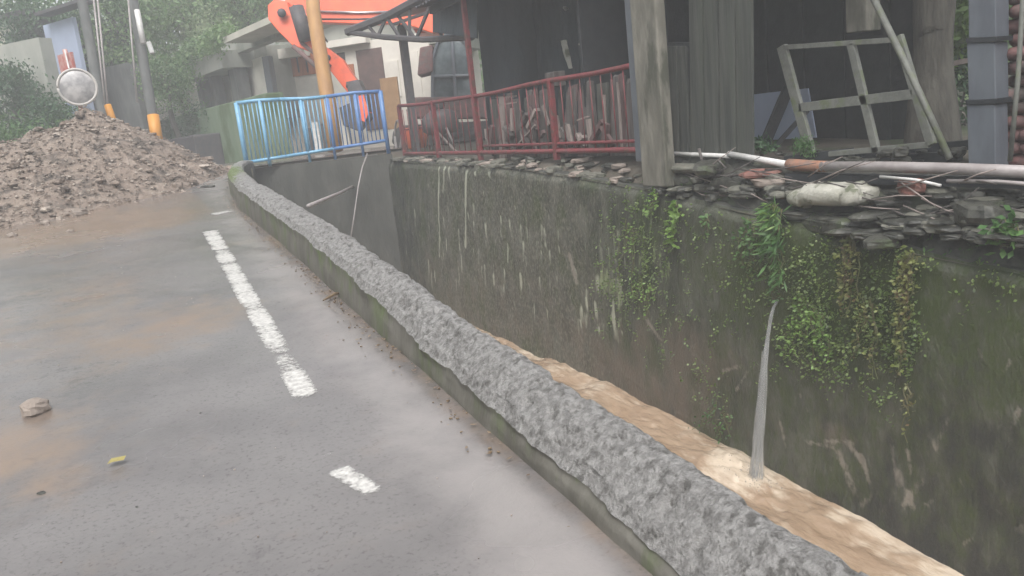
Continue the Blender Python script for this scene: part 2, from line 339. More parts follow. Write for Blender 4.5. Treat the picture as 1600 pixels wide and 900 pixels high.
mud = mud+.5*ss(.18, .0, dist)+.45*ss(-2.3, -3.6, X_)+.55*np.clip(fbm(X_*.9+3, Y_*.5, 0, 4, 55)-.42, 0, 1)*3*ss(.6, -.4, X_)
pale = .8*ss(.55, .2, dist)*ss(0.02, .12, dist)+.35*blob(.9, 2.2, .25, .9)
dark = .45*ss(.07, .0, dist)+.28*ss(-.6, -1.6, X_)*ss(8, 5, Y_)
for px, py, rx, ry, a in [(60, 760, .5, .3, .35), (130, 600, .35, .7, .35), (60, 460, .8, .9, .3), (250, 400, .5, 1, .25), (330, 800, .25, .3, .2), (400, 850, .3, .3, .2)]:
    q = PR(px, py); dark = dark+a*blob(q[0], q[1], rx, ry)
def rline(pts, w, a):
    global dark
    for (u0, v0), (u1, v1) in zip(pts[:-1], pts[1:]):
        p_, q_ = PR(u0, v0)[:2], PR(u1, v1)[:2]; dd = q_-p_; t_ = np.clip(((X_-p_[0])*dd[0]+(Y_-p_[1])*dd[1])/(dd@dd), 0, 1)
        wob = .03*(fbm(X_*4, Y_*4, 0, 3, 19)-.5); d_ = np.hypot(X_-p_[0]-t_*dd[0], Y_-p_[1]-t_*dd[1])+wob
        dark = np.maximum(dark, a*np.exp(-(d_/w)**2))
rline([(250, 372), (340, 382), (420, 392)], .10, .55); rline([(210, 455), (320, 470)], .05, .4)
rline([(120, 560), (260, 640), (330, 760), (420, 900)], .03, .35); rline([(20, 470), (160, 460), (270, 430)], .05, .35)
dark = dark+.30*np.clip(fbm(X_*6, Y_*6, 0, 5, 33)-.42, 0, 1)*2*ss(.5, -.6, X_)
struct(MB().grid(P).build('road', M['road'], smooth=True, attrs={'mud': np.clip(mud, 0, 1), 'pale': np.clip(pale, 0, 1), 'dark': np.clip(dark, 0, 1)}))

# worn white edge line: three remaining stretches
def stripe(pts, w0, w1, wear):
    pts = np.array(pts); L_ = np.r_[0, np.cumsum(np.linalg.norm(np.diff(pts, axis=0), axis=1))]
    s = np.arange(0, L_[-1], .015); c = np.stack([np.interp(s, L_, pts[:, k]) for k in (0, 1)], 1)
    d = np.gradient(c, axis=0); d /= np.linalg.norm(d, axis=1)[:, None]; nrm = np.stack([d[:, 1], -d[:, 0]], 1)
    v = np.linspace(-1, 1, 21); w = np.interp(s, [0, L_[-1]], [w0, w1])
    G = np.zeros((len(v), len(s), 3)); G[..., :2] = c[None]+nrm[None]*(v[:, None]*w[None])[..., None]
    G[..., 2] = road_z(G[..., 0], G[..., 1])+.0155
    keep = 1.16-np.abs(v)[:, None]**3*.55-wear(s)[None]*(1+0*v[:, None])
    ends = np.minimum(s, L_[-1]-s); keep = keep-.7*ss(.06, 0, ends)[None]
    return G, keep
mk = MB(); kp = []
A = [PR(328, 362), PR(350, 400), PR(383, 460), PR(425, 530), PR(480, 624)]
for pts, w0, w1, wr in [(A, .085, .066, lambda s:   .1+.3*ss(.62, .75, fbm(s*3.1, 0*s, 0, 3, 12))+.2*ss(.45, .75, fbm(s*9, 0*s, 0, 2, 14))+.25*np.exp(-((s-4.6)/.2)**2)),
                        ([PR(522, 733), PR(592, 780)], .05, .045, lambda s: .25+0*s),
                        ([PR(507, 708), PR(520, 717)], .03, .03, lambda s: .35+0*s),
                        ([PR(328, 337), PR(365, 330)], .10, .10, lambda s: .35+0*s)]:
    G, k_ = stripe([q[:2] for q in pts], w0, w1, wr); mk.grid(G); kp.append(k_.ravel())
struct(mk.build('road_marking', M['paint'], attrs={'keep': np.concatenate(kp)}))

# ------------------------------------------------------------------ parapet between road and canal
yy = np.concatenate([np.arange(-3, 6, .013), np.arange(6, 16.72, .03)])
prof = [(-.004, -.12)]+[(0+.02*t, t) for t in np.linspace(0, 1, 14)]          # front, height as a fraction
YY = yy[None, :]
front = np.zeros((16, len(yy), 3)); hh = par_h(yy)
for i, t in enumerate(np.r_[-.4, np.linspace(0, 1, 15)]):
    front[i, :, 0] = par_x(yy)+.028*t*np.maximum(t, 0)+.014*(fbm(yy*5, t*2+0*yy, 0, 4, 21)-.5)+.03*(fbm(yy*1.1, t+0*yy, 0, 2, 22)-.5)
    front[i, :, 1] = yy; front[i, :, 2] = road_z(par_x(yy), yy)+hh*t
par = thing('parapet', 'long low concrete parapet between the road and the canal, its top of rough mortar', 'parapet', (1.3, 3, float(kz(3))))
nt = 40; top = np.zeros((nt, len(yy), 3)); wd = np.interp(yy, [-4, 1.5, 3.6, 5.9, 9, 13, 16.7], [.29, .29, .245, .27, .29, .26, .22])
for i, t in enumerate(np.linspace(0, 1, nt)):
    lump = fbm(yy*7, t*2.2+0*yy, 0, 5, 31)-.5
    fine = np.abs(fbm(yy*24, t*8+0*yy, 0, 3, 41)-.5)
    x = par_x(yy)+.03+(wd-.03)*t-.018*(1 if t == 0 else 0)
    edge = min(t, 1-t)*nt
    x = x+.04*(fbm(yy*3.2, t*1.3+0*yy, 0, 4, 51)-.5)+(.03*(fbm(yy*12, 0*yy, 0, 3, 52)-.5) if t < .1 or t > .9 else 0)
    sag = -.045*(1-min(1, edge/3.5))**2
    amp = np.interp(yy, [0, 2.5, 4.5, 6, 12, 16], [.5, .62, 1, 1, .6, .35])
    top[i, :, 0] = x; top[i, :, 1] = yy; top[i, :, 2] = road_z(par_x(yy), yy)+hh+(par_hb(yy)-hh)*ss(0, .8, t)+sag+.0+amp*min(1, .15+edge/5)*.62*(.05*lump-.06*fine+.045*np.maximum(0,fbm(yy*15,t*5+0*yy,0,3,45)-.5)-.05*ss(.60,.70,fbm(yy*11,t*4.5+0*yy,0,3,47)))+.02*math.sin(math.pi*t)
    top[i, :, 1] += .01*(fbm(yy*19, t*6+0*yy, 0, 2, 61)-.5)
for i in range(1, 16):
    u_ = ss(.55, 1, i/15); front[i, :, 0] = front[i, :, 0]*(1-u_)+top[0, :, 0]*u_; front[i, :, 2] = front[i, :, 2]+(top[0, :, 2]-front[-1, :, 2])*((i/15)**2)*(i < 15)
front[-1] = top[0]
back = np.zeros((24, len(yy), 3))
for i, t in enumerate(np.linspace(0, 1, 24)):
    back[i, :, 0] = par_x(yy)+wd+.01+.05*t+.03*(fbm(yy*1.4, t*5+0*yy, 0, 4, 23)-.5); back[i, :, 1] = yy
    z0 = top[-1, :, 2]; back[i, :, 2] = z0+(-3.2-z0)*t
back[0] = top[-1]
pm = np.clip(.9*np.exp(-((yy-13)/1.6)**2)+.1, 0, 1)
MB().grid(top[:, ::1]).build('mortar_cap', M['cap'], par, smooth=True, attrs={'moss': (pm[None]*np.linspace(1, .5, nt)[:, None])})
fm = np.clip(.35+.5*(fbm(yy*.8, 0*yy, 0, 3, 71)-.4)+.3*np.exp(-((yy-6)/2.5)**2), 0, 1)
tt = np.r_[0, np.linspace(0, 1, 15)][:, None]
MB().grid(front[::-1]).build('road_face', M['kerbface'], par, smooth=True, attrs={'moss': fm[None]*(.75-.4*tt), 'pale': (.35*np.clip(fbm(yy*2.5, 0*yy, 0, 3, 81)-.3, 0, 1))[None]*tt*1.4*(yy[None] < 8)})
MB().grid(back[:, ::-1]).build('canal_face', M['headwall'], par, smooth=True)

# ------------------------------------------------------------------ far canal wall (right bank), painted stains carried by the mesh
yw = np.arange(-5, 16.6, .022); nz = 130
tz = np.linspace(0, 1, nz)
Yw, Tz = np.meshgrid(yw, tz, indexing='ij')
Tw = wall_top(Yw)+.03*(fbm(Yw*4, 0*Yw, 0, 3, 91)-.5)
Zw = -3.1+(Tw+3.1)*Tz
Xw = WX+.07*(1-Tz)*0-.05*(fbm(Yw*.5, Zw*.7, 0, 3, 92)-.5)-.03*(fbm(Yw*3, Zw*3, 0, 4, 93)-.5)
Xw += .05*ss(.97, 1, Tz)
att = {k: np.zeros_like(Yw) for k in ('brown', 'moss', 'pale', 'white', 'lich', 'dark')}
def onw(px, py): q = PX(px, py, WX); return q[1], q[2]
def wblob(k, px, py, rx, rz, a):
    y, z = onw(px, py); att[k] += a*np.exp(-(((Yw-y)/rx)**2+((Zw-z)/rz)**2))
def wline(k, p0, p1, w, a):
    y0, z0 = onw(*p0); y1, z1 = onw(*p1); dx, dz = y1-y0, z1-z0; L2 = dx*dx+dz*dz+1e-9
    t = np.clip(((Yw-y0)*dx+(Zw-z0)*dz)/L2, 0, 1); d2 = (Yw-y0-t*dx)**2+(Zw-z0-t*dz)**2
    d2 = np.where(d2 < (3*w)**2, d2, 1e3)
    att[k] += a*np.exp(-d2/w**2)*(1-.35*t)
depth_below = Tw-Zw
att['brown'] += .24*ss(.9, 1.6, depth_below)*ss(5.2, 6.4, Yw)+.18*ss(1.3, 2.2, depth_below)
for b in [(1060, 520, .7, .4, .3), (1120, 560, .4, .3, .3), (1310, 680, .25, .12, .5), (1000, 600, 1.4, .5, .35)]: wblob('brown', *b)
att['moss'] += .42*ss(7.4, 5.2, Yw)+.22*ss(3.9, 3.2, Yw)*ss(1.5, .4, depth_below)+.1
for b in [(1270, 500, .45, .35, .55), (1330, 450, .5, .4, .4), (1400, 480, .3, .5, .4), (1240, 390, .5, .3, .35), (1000, 450, .5, .5, .3), (1020, 370, .3, .25, .4), (1130, 430, .7, .4, .3), (700, 250, 2.5, .1, .4), (1100, 690, .5, .25, .4)]: wblob('moss', *b)
att['pale'] += .46*ss(6.5, 9, Yw)*ss(16, 13, Yw)
att['dark'] += .5*(fbm(Yw*1.2, Zw*1.8, 0, 4, 77)-.45)+.42*ss(6.2, 3.5, Yw)*ss(.5, 1.8, depth_below)+.35*ss(.5, 0, Zw-water_z(5, Yw))+.75*ss(13.2, 15.5, Yw)+.25*ss(3.6, 2.2, Yw)
for b in [(950, 330, 1.0, .35, .45), (870, 300, 1.2, .25, .3), (1200, 640, .5, .5, .35), (1440, 620, .35, .6, .3), (1240, 300, .5, .15, .4), (1560, 700, .6, .6, .3)]: wblob('dark', *b)
rr = np.random.default_rng(3)
for (x0, y0, x1, y1, w, a) in [(685, 262, 686, 400, .030, 1.25), (694, 262, 692, 300, .035, 1.2), (700, 262, 705, 285, .04, .9), (729, 268, 728, 385, .04, 1.35), (610, 252, 611, 285, .06, .8), (638, 290, 640, 400, .04, .55), (743, 271, 744, 274, .04, 1.2), (764, 272, 765, 275, .045, 1.3), (755, 300, 755, 312, .03, .9), (789, 330, 789, 365, .025, .7), (906, 320, 906, 350, .02, .7), (698, 320, 706, 350, .03, .5), (870, 250, 872, 300, .05, .5), (720, 385, 722, 470, .05, .45), (685, 400, 686, 470, .05, .35)]:
    wline('white', (x0, y0), (x1, y1), w, a)
for i in range(150):
    x = rr.uniform(600, 980); y = rr.uniform(270, 430)+(x-600)*.25; l = rr.uniform(8, 40); wline('white', (x, y), (x+1, y+l), rr.uniform(.015, .05), rr.uniform(.45, .95))
for i in range(60):
    x = rr.uniform(930, 1050); y = rr.uniform(310, 520); l = rr.uniform(8, 40); wline('lich', (x, y), (x-3, y+l), rr.uniform(.01, .022), rr.uniform(.5, .9))
for b in [(945, 440, .22, .16, .9), (965, 455, .15, .1, .7), (1015, 330, .1, .15, .6), (1000, 370, .08, .15, .6), (1040, 410, .3, .25, .35), (905, 420, .12, .15, .4), (1260, 500, .3, .25, .55), (1330, 600, .4, .2, .3)]: wblob('lich', *b)
for (x0, y0, x1, y1, w) in [(1310, 710, 1335, 770, .07), (1345, 715, 1360, 760, .05), (1330, 700, 1345, 720, .06), (1400, 740, 1425, 795, .05), (1410, 790, 1440, 750, .04), (1415, 705, 1420, 740, .035), (1480, 655, 1460, 700, .035), (1590, 640, 1575, 690, .035), (1260, 690, 1300, 700, .03), (1218, 660, 1226, 700, .035), (1290, 690, 1330, 690, .04), (1345, 790, 1370, 770, .04), (1445, 790, 1460, 780, .03), (1505, 850, 1520, 840, .03), (1130, 580, 1160, 570, .04), (1150, 610, 1170, 580, .03), (1390, 700, 1400, 760, .03), (890, 400, 900, 440, .05), (1010, 500, 1030, 530, .06), (1380, 800, 1395, 770, .03), (1590, 830, 1600, 820, .04)]:
    wline('pale', (x0, y0), (x1, y1), w*.75, .95)
for i in range(45):
    x = rr.uniform(1120, 1580); y = rr.uniform(540, 860)
    if y > 500+(x-1100)*.95: continue
    a = rr.uniform(-25, 25); wline('pale', (x, y), (x+a*.5, y+abs(a)), rr.uniform(.01, .025), rr.uniform(.4, .8))
rw = thing('canal_wall', 'tall stained concrete wall along the far side of the canal, streaked and mossy', 'retaining wall', (WX, 6, -2))
MB().grid(np.stack([Xw, Yw, Zw], -1)[:, ::1]).build('wall_face', M['wall'], rw, smooth=True, attrs={k: np.clip(v, 0, 1.6) for k, v in att.items()})
cw = np.zeros((6, len(yw), 3))
for i, x in enumerate([WX+.02, WX+.06, WX+.12, WX+.2, WX+.27, WX+.32]):
    cw[i, :, 0] = x; cw[i, :, 1] = yw; cw[i, :, 2] = Tw[:, -1]+.012-.02*(i in (0, 5))+.02*(fbm(yw*5, i*.7+0*yw, 0, 3, 95)-.5)
cw[0, :, 0] = Xw[:, -1]; cw[0, :, 2] = Tw[:, -1]
MB().grid(cw).build('coping', M['headwall'], rw, smooth=True)

# headwall below the blue railing
hx = np.linspace(2.4, 5.35, 80); hz = np.linspace(0, 1, 50); HX, HZ = np.meshgrid(hx, hz, indexing='ij')
HZz = -2.9+(1.20+2.9)*HZ
hw = MB().grid(np.stack([HX, head_y(HX)+.02*(fbm(HX*3, HZz*3, 0, 3, 15)-.5), HZz], -1))
hw.grid(np.stack([HX, head_y(HX)+.45*np.linspace(0, 1, 50)[None]+0*HX, 1.205+0*HX+.0*HZ], -1))
tag(hw.build('headwall', M['headwall'], smooth=False), 'dark wet concrete end wall of the canal below the blue railing', 'retaining wall')

# ------------------------------------------------------------------ water
xw = np.linspace(1.4, 5.32, 200); yq = np.arange(-1, 17, .022); XX, YQ = np.meshgrid(xw, yq, indexing='ij')
t1 = fbm(XX*1.6, YQ*.8, 0, 4, 101)-.5; t2 = np.abs(fbm(XX*4, YQ*2, 0, 4, 102)-.5)
edge = ss(.55, 0, WX-XX)
sy, sz_ = onw(1185, 738)
sp = np.exp(-(((XX-4.95)/.25)**2+((YQ-sy)/.4)**2))
rid = np.exp(-((YQ-7.6-.4*(XX-4))/.35)**2)+np.exp(-((YQ-9.8+.3*XX-1)/.4)**2)*.7+np.exp(-((YQ-5.0+.3*XX-1)/.35)**2)*.6
ZQ = water_z(XX, YQ)+.16*t1-.10*t2+.04*(fbm(XX*5, YQ*2.2, 0, 4, 111)-.5)-.02*np.abs(fbm(XX*13, YQ*7, 0, 3, 112)-.5)+.10*sp*(fbm(XX*9, YQ*9, 0, 3, 113)-.2)+.03*edge*(fbm(YQ*3, 0*YQ, 0, 3, 104)-.3)+.08*sp+.07*rid
foam = np.clip(.35*edge*fbm(YQ*1.3, 0*YQ, 0, 2, 105)*1.4+.9*sp+.6*(t2*2.2)+.12+.45*ss(7, 4.5, YQ)*ss(.25, .65, fbm(XX*1.2, YQ*.7, 0, 3, 108))+.2*rid, 0, 1)
struct(MB().grid(np.stack([XX, YQ, ZQ], -1)).build('water', M['water'], smooth=True, attrs={'foam': foam}))

# thin jet falling from a weep hole in the wall
p0 = PX(1216, 468, WX-.03); p1 = PX(1182, 745, WX-.28); n = 26; jet = MB()
jet_core = True
def jc(t): return p0+(p1-p0)*np.array([t**.55, t**.6, t])
jet.tube([p0+(p1-p0)*np.array([t**.55, t**.6, t]) for t in np.linspace(0, 1, n)], [.012+.055*t**1.2+.004*math.sin(21*t) for t in np.linspace(0, 1, n)], 14, False)
for k in range(34):
    a, r_ = rr.uniform(0, 6.28), rr.uniform(0, 1)**.6; t0 = rr.uniform(0, .5) if k > 12 else 0; t1 = min(1, t0+rr.uniform(.3, .8)) if k > 12 else 1
    ts_ = np.linspace(t0, t1, n); w_ = rr.uniform(.002, .0055); ph_ = rr.uniform(0, 6)
    jet.tube([jc(t)+r_*(.010+.07*t**1.1)*np.array([.5*math.cos(a), math.sin(a), 0])+np.array([0, (.004+.02*t)*math.sin(9*t+ph_), 0]) for t in ts_], [w_*(.5+abs(math.sin(t*17+ph_)))*(1+.8*t) for t in ts_], 5, False)
for k in range(160):
    t = rr.uniform(.2, 1); c = jc(t)+rr.normal(0, 1, 3)*np.array([.03, .05, 0])*t; s_ = rr.uniform(.003, .009); jet.rock(c, (s_, s_, s_*2.2), k, 3)
for k in range(110):
    c = p1+np.array([rr.uniform(-.2, .05), rr.normal(0, .16), abs(rr.normal(0, .07))-.02]); jet.rock(c, [rr.uniform(.005, .016)]*3, k, 3)
tag(jet.build('water_jet', M['spout'], smooth=True), 'thin white jet of water spilling from the mossy canal wall into the brown stream', 'water jet')

# ------------------------------------------------------------------ plants on the wall
def leaves(mb, C, size, droop=.5, out=(-1, 0, .3), asp=.42, spread=1.):
    n = len(C); d = rr.normal(0, spread, (n, 3))+np.array(out)*1.0; d[:, 2] -= droop; d /= np.linalg.norm(d, axis=1)[:, None]
    s = size*rr.uniform(.6, 1.3, n)[:, None]; u = rr.normal(0, 1, (n, 3)); u -= (u*d).sum(1)[:, None]*d; u /= np.linalg.norm(u, axis=1)[:, None]
    mb.quads(C+d*s*.5, d*s*.5, u*s*asp*.5)
def hang_plant(name, label, top, bot, width, nleaf, size, mt, cat='plant', depthx=.12, grassy=False, nstem=4, group=None):
    q0 = PX(*top, WX-.03); q1 = PX(*bot, WX-.03)
    t = thing(name, label, cat, tuple(q0), group)
    st = MB(); lf = MB()
    for k in range(nstem):
        o = rr.uniform(-1, 1)*width; e = rr.uniform(.3, 1); pts = []
        for i in range(9):
            u = i/8*e; p = q0+(q1-q0)*u+np.array([-depthx*math.sin(min(1, u*1.6)*2.2)*rr.uniform(.5, 1)*.6-.01, o*(.35+u*.65)*1.15+.03*math.sin(i*1.3+k), (rr.uniform(-.03,.03) if i else o*.25)]); pts.append(p)
        st.tube(pts, np.linspace(.006, .0025, 9), 5); pts = np.array(pts)
        m_ = nleaf//nstem; ii = rr.uniform(0, 7.99, m_); a = ii.astype(int); f = (ii-a)[:, None]
        C = pts[a]*(1-f)+pts[a+1]*f+rr.normal(0, .03, (m_, 3))*np.array([.5,1,1])
        leaves(lf, C, size, droop=.9 if grassy else .35, asp=.14 if grassy else .55, spread=.55)
    lf.build('leaves', mt, t); st.build('stem', M['stem'], t)
    return t
hang_plant('fern', 'upright leafy fern hanging on the wall just right of the concrete post', (1060, 318), (1062, 418), .07, 110, .075, M['leafA'], 'fern')
hang_plant('fern', 'small sprig on the wall between the leafy fern and the grassy tuft', (1108, 335), (1112, 372), .06, 28, .05, M['leafB'], 'fern')
hang_plant('grass_tuft', 'large drooping grassy tuft on the wall below the left end of the sack', (1215, 322), (1222, 450), .12, 260, .16, M['leafB'], 'grass tuft', .2, True, 9)
hang_plant('grass_tuft', 'fresh green blades above the drooping tuft at the left end of the sack', (1212, 318), (1218, 360), .07, 60, .12, M['leafA'], 'grass tuft', .15, True, 5)
hang_plant('wall_creeper', 'dark creeper left of the large grassy tuft', (1175, 345), (1165, 430), .12, 110, .05, M['leafB'], 'creeper', .08, False, 6)
hang_plant('wall_creeper', 'bright green small-leaved creeper right of the falling jet of water', (1268, 475), (1262, 575), .30, 620, .036, M['leafA'], 'creeper', .06, False, 13)
hang_plant('hanging_vine', 'yellowish hanging vine below the flat stones, left of the brown-topped vine', (1335, 372), (1338, 500), .16, 240, .045, M['leafC'], 'vine', .08, False, 8)
hang_plant('hanging_vine', 'long yellowish vine with a brown dry top, rightmost on the wall', (1425, 395), (1412, 600), .10, 330, .045, M['leafC'], 'vine', .10, False, 8)
hang_plant('hanging_vine', 'sparse thin vine between the creeper and the longest vine', (1365, 470), (1350, 600), .14, 120, .035, M['leafC'], 'vine', .05, False, 6)
hang_plant('wall_creeper', 'sparse low creeper near the water left of the jet', (1130, 640), (1105, 700), .35, 130, .035, M['leafB'], 'creeper', .04, False, 7)
hang_plant('wall_creeper', 'scattered small leaves on the wall below the concrete post', (1010, 440), (1000, 500), .35, 110, .04, M['leafA'], 'creeper', .04, False, 7)
hang_plant('wall_creeper', 'small pale leaves on the wall left of the concrete post foot', (985, 350), (965, 480), .28, 130, .038, M['leafA'], 'creeper', .04, False, 7)
hang_plant('wall_creeper', 'dark leaves directly over the spout of water', (1220, 432), (1216, 470), .08, 60, .045, M['leafB'], 'creeper', .08, False, 4)
hang_plant('wall_creeper', 'lone dark sprig low on the wall at the foot of the longest vine', (1420, 600), (1418, 690), .06, 26, .035, M['leafC'], 'creeper', .04, False, 3)
hang_plant('grass_tuft', 'dark weeds among the stones near the right end of the grey pipe', (1585, 350), (1588, 395), .16, 90, .07, M['leafB'], 'weeds', .1, False, 6)
hang_plant('grass_tuft', 'few pale weeds on the wall top under the crooked roots', (1030, 300), (1020, 345), .1, 60, .05, M['leafA'], 'weeds', .05, False, 5)

# dense tiny-leaved ground cover clinging to the wall
wm = MB(); C = []
for (px, py, sx, sy, n_) in [(1265, 500, 45, 55, 520), (1330, 440, 60, 60, 280), (1300, 560, 60, 45, 200), (1410, 480, 30, 80, 260), (1370, 540, 45, 60, 260), (1170, 440, 40, 50, 150), (1240, 400, 60, 30, 200), (1010, 400, 40, 60, 260), (960, 450, 30, 40, 200), (1050, 500, 60, 60, 120), (985, 330, 25, 30, 120), (1100, 600, 60, 60, 80), (1560, 450, 40, 40, 40), (1080, 380, 60, 40, 110), (1500, 400, 60, 14, 60)]:
    for k in range(n_//4):
        q = PX(px+rr.normal(0, sx)*.75, py+rr.normal(0, sy)*.75, WX-.035)
        if q[2] > float(wall_top(q[1])): continue
        C.append(q+rr.normal(0, .03, (9, 3))*np.array([.3, 1, 1.6]))
leaves(wm, np.concatenate(C), .03, spread=.6, asp=.7); tag(wm.build('wall_cover', M['leafW']), 'scattered tiny-leaved growth and moss tufts clinging to the canal wall', 'wall plants', kind='stuff')
# ------------------------------------------------------------------ rubble pile over the road
PK = np.array([.02, 16.1])
def pile_h(x, y):
    dx, dy = x-PK[0], y-PK[1]; th = np.degrees(np.arctan2(dy, dx))
    R = np.interp(th, [-180, -140, -105, -85, -45, 0, 45, 90, 180], [3.6, 4.6, 4.6, 3.3, 2.3, 2.25, 2.6, 3.2, 3.6])
    d = np.hypot(dx, dy)/R
    return 1.30*np.clip(1-d, 0, 1)**1.05
px_, py_ = np.meshgrid(np.arange(-5, 3, .05), np.arange(10.6, 20, .05), indexing='ij')
ph = pile_h(px_, py_); lump = (fbm(px_*2.2, py_*2.2, 0, 5, 201)-.45)*.38*ss(0, .35, ph)
pz = road_z(px_, py_)-.03+ph+lump+.05*(fbm(px_*9, py_*9, 0, 3, 202)-.5)*ss(0, .2, ph)-.04*(ph <= 0)
pi_ = np.arange(px_.size).reshape(px_.shape); pf = []
for i in range(px_.shape[0]-1):
    for j in range(px_.shape[1]-1):
        if ph[i:i+2, j:j+2].max() > 0: pf.append((pi_[i, j], pi_[i+1, j], pi_[i+1, j+1], pi_[i, j+1]))
pile = MB().add(np.stack([px_, py_, pz], -1), pf); tone = [np.zeros(px_.size)]; drk = [np.zeros(px_.size)]
cnt = 0
while cnt < 7000:
    x = rr.uniform(-4.9, 2.6); y = rr.uniform(10.4, 19.5); h = float(pile_h(x, y))
    near = float(pile_h(x*.93+PK[0]*.07, y*.93+PK[1]*.07))
    if h <= 0 and not (near > 0 and rr.uniform() < .5): continue
    s = rr.uniform(.012, .045)*(3.2 if rr.uniform() < .035 else 1)
    z = float(road_z(x, y))+h+(float(fbm(x*2.2, y*2.2, 0, 5, 201))-.45)*.38*float(ss(0, .35, h))
    pile.rock((x, y, z+s*.1), (s*rr.uniform(.8, 1.8), s, s*rr.uniform(.45, .9)), cnt, 4, .5); cnt += 1
    n_ = len(pile.v[-1]); tone.append(np.full(n_, rr.uniform(.3, 1.1) if rr.uniform() < .42 else 0)); drk.append(np.full(n_, rr.uniform(.2, .9) if rr.uniform() < .25 else 0))
tag(pile.build('rubble_pile', M['rubble'], attrs={'tone': np.concatenate(tone), 'drk': np.concatenate(drk)}), 'big brown heap of broken rubble and earth dumped across the road', 'rubble', kind='stuff')
def stone(px, py, sz, label, mt='rock', name='stone', cat='stone', group=None, h=0, n=9):
    q = PR(px, py); s = MB().rock((0, 0, sz[2]*.38), sz, int(px), n, .45)
    V = [v+np.array([q[0], q[1], float(road_z(q[0], q[1]))]) for v in s.v]; s.v = V
    return tag(s.build(name, M[mt], smooth=False), label, cat, group)
stone(58, 648, (.13, .11, .085), 'fist-sized brown stone lying alone on the left of the road', 'rock')
for i, (x, y, s) in enumerate([(30, 345, .12), (70, 352, .09), (125, 338, .14), (160, 322, .1), (215, 300, .12), (262, 288, .11), (20, 372, .08), (110, 365, .06), (300, 272, .1), (188, 318, .07)]):
    stone(x, y, (s*1.5, s, s*.8), 'loose stone rolled clear of the foot of the rubble heap', 'rock', group='stones at the foot of the rubble heap')
stone(325, 293, (.30, .12, .05), 'flat dark stone on the road between the rubble heap and the blue railing', 'slate')
for (x, y, s, lb) in [(497, 660, .02, 'dark pebble just below the near end of the long white line'), (527, 658, .02, 'dark pebble between the white line and the parapet'), (313, 648, .022, 'dark pebble on the bare road left of the white line end'), (212, 793, .02, 'dark pebble near the bottom left of the road'), (66, 774, .03, 'small brownish pebble below the mud stain on the left')]:
    stone(x, y, (s*1.4, s, s*.7), lb, 'slate', 'pebble', 'pebble', n=5)
q = PR(183, 730); yl = MB(); c = np.array([q[0], q[1], float(road_z(q[0], q[1]))+.028])
yl.add([c+np.array(v) for v in [(-.035, 0, 0), (-.01, -.02, .01), (.03, -.012, .004), (.042, .004, .016), (.015, .022, .008), (-.015, .018, .014)]], [(0, 1, 2, 3, 4, 5)])
tag(yl.build('fallen_leaf', M['yleaf']), 'single yellow leaf fallen on the wet road', 'leaf')
# wet leaf litter and grit along the parapet foot
lit = MB()
for i in range(420):
    y = rr.uniform(2.6, 12) if i % 3 else rr.normal(5.2, 1.2); d = abs(rr.normal(0, .075))+.01; x = float(par_x(y))-d
    s = rr.uniform(.004, .013); z = float(road_z(x, y))+.018
    if rr.uniform() < .5: lit.rock((x, y, z+s*.2), (s*1.6, s*1.2, s*.7), i, 3, .4)
    else:
        a = rr.uniform(0, 6.28); u = np.array([math.cos(a), math.sin(a), rr.uniform(-.1, .3)])*s*1.4; w = np.array([-math.sin(a), math.cos(a), rr.uniform(-.2, .2)])*s*.6
        lit.add([np.array([x, y, z+.01])+v for v in (-u, w, u, -w)], [(0, 1, 2, 3)])
tag(lit.build('leaf_litter', M['brownleaf']), 'wet leaf litter and grit along the road side foot of the parapet', 'litter', kind='stuff')
gr_ = MB()
for i in range(260):
    x = rr.uniform(-3.5, 1.1); y = rr.uniform(1.4, 11); s = rr.uniform(.002, .006)
    gr_.rock((x, y, float(road_z(x, y))+.015), (s*1.5, s*1.2, s), i, 3, .4)
tag(gr_.build('road_grit', M['rock']), 'fine grit and chippings scattered over the wet road', 'grit', kind='stuff')
tg = MB(); q = PR(525, 470)
tg.tube([(q[0]-.1, q[1]-.05, float(road_z(q[0], q[1]))+.03), (q[0], q[1], float(road_z(q[0], q[1]))+.05), (q[0]+.1, q[1]+.1, float(road_z(q[0], q[1]))+.03)], [.006, .013, .004], 6)
tag(tg.build('twig', M['brownleaf']), 'short curled strip of bark at the foot of the parapet', 'twig')

# ------------------------------------------------------------------ blue railing over the bridge
FL = np.array([2.66, head_y(2.66)-.0+.12, 0]); FR = np.array([5.32, head_y(5.32)+.10, 0])
def fp(t, z): p = FL+(FR-FL)*t; return np.array([p[0], p[1], z])
bf = thing('blue_railing', 'blue painted steel railing with thin upright bars above the canal headwall', 'railing', tuple(fp(.5, 1.2)))
ztop = lambda t: 2.50-.06*t+.02*math.sin(t*9); zbot = lambda t: 1.33+.14*t
segs = [(0, .30, 'blue'), (.30, .62, 'blue'), (.62, 1.0, 'blue2')]
for a, b, mt in segs:
    MB().tube([fp(a, ztop(a)), fp((a+b)/2, ztop((a+b)/2)), fp(b, ztop(b))], .036, 10).build('top_rail', M[mt], bf, True)
    MB().tube([fp(a, zbot(a)), fp(b, zbot(b))], .033, 10).build('bottom_rail', M[mt], bf, True)
for t, mt, w in [(0.0, 'blue', .045), (.16, 'blue', .038), (.44, 'blue', .03), (.62, 'blue2', .03), (.82, 'blue2', .03), (1.0, 'blue2', .045)]:
    MB().tube([fp(t, 1.15), fp(t, ztop(t)+.01)], w, 10).build('post', M[mt], bf, True)
for i in range(34):
    t = (i+.5)/34
    MB().tube([fp(t, zbot(t)), fp(t, ztop(t))], .0125, 6).build('bar', M['blue' if t < .62 else 'blue2'], bf, True)
tag(MB().box((2.30, 15.9, 1.0), (2.62, 16.6, 1.23)).build('concrete_plinth', M['post'], bevel=.04), 'pale concrete block under the left end of the blue railing', 'plinth')
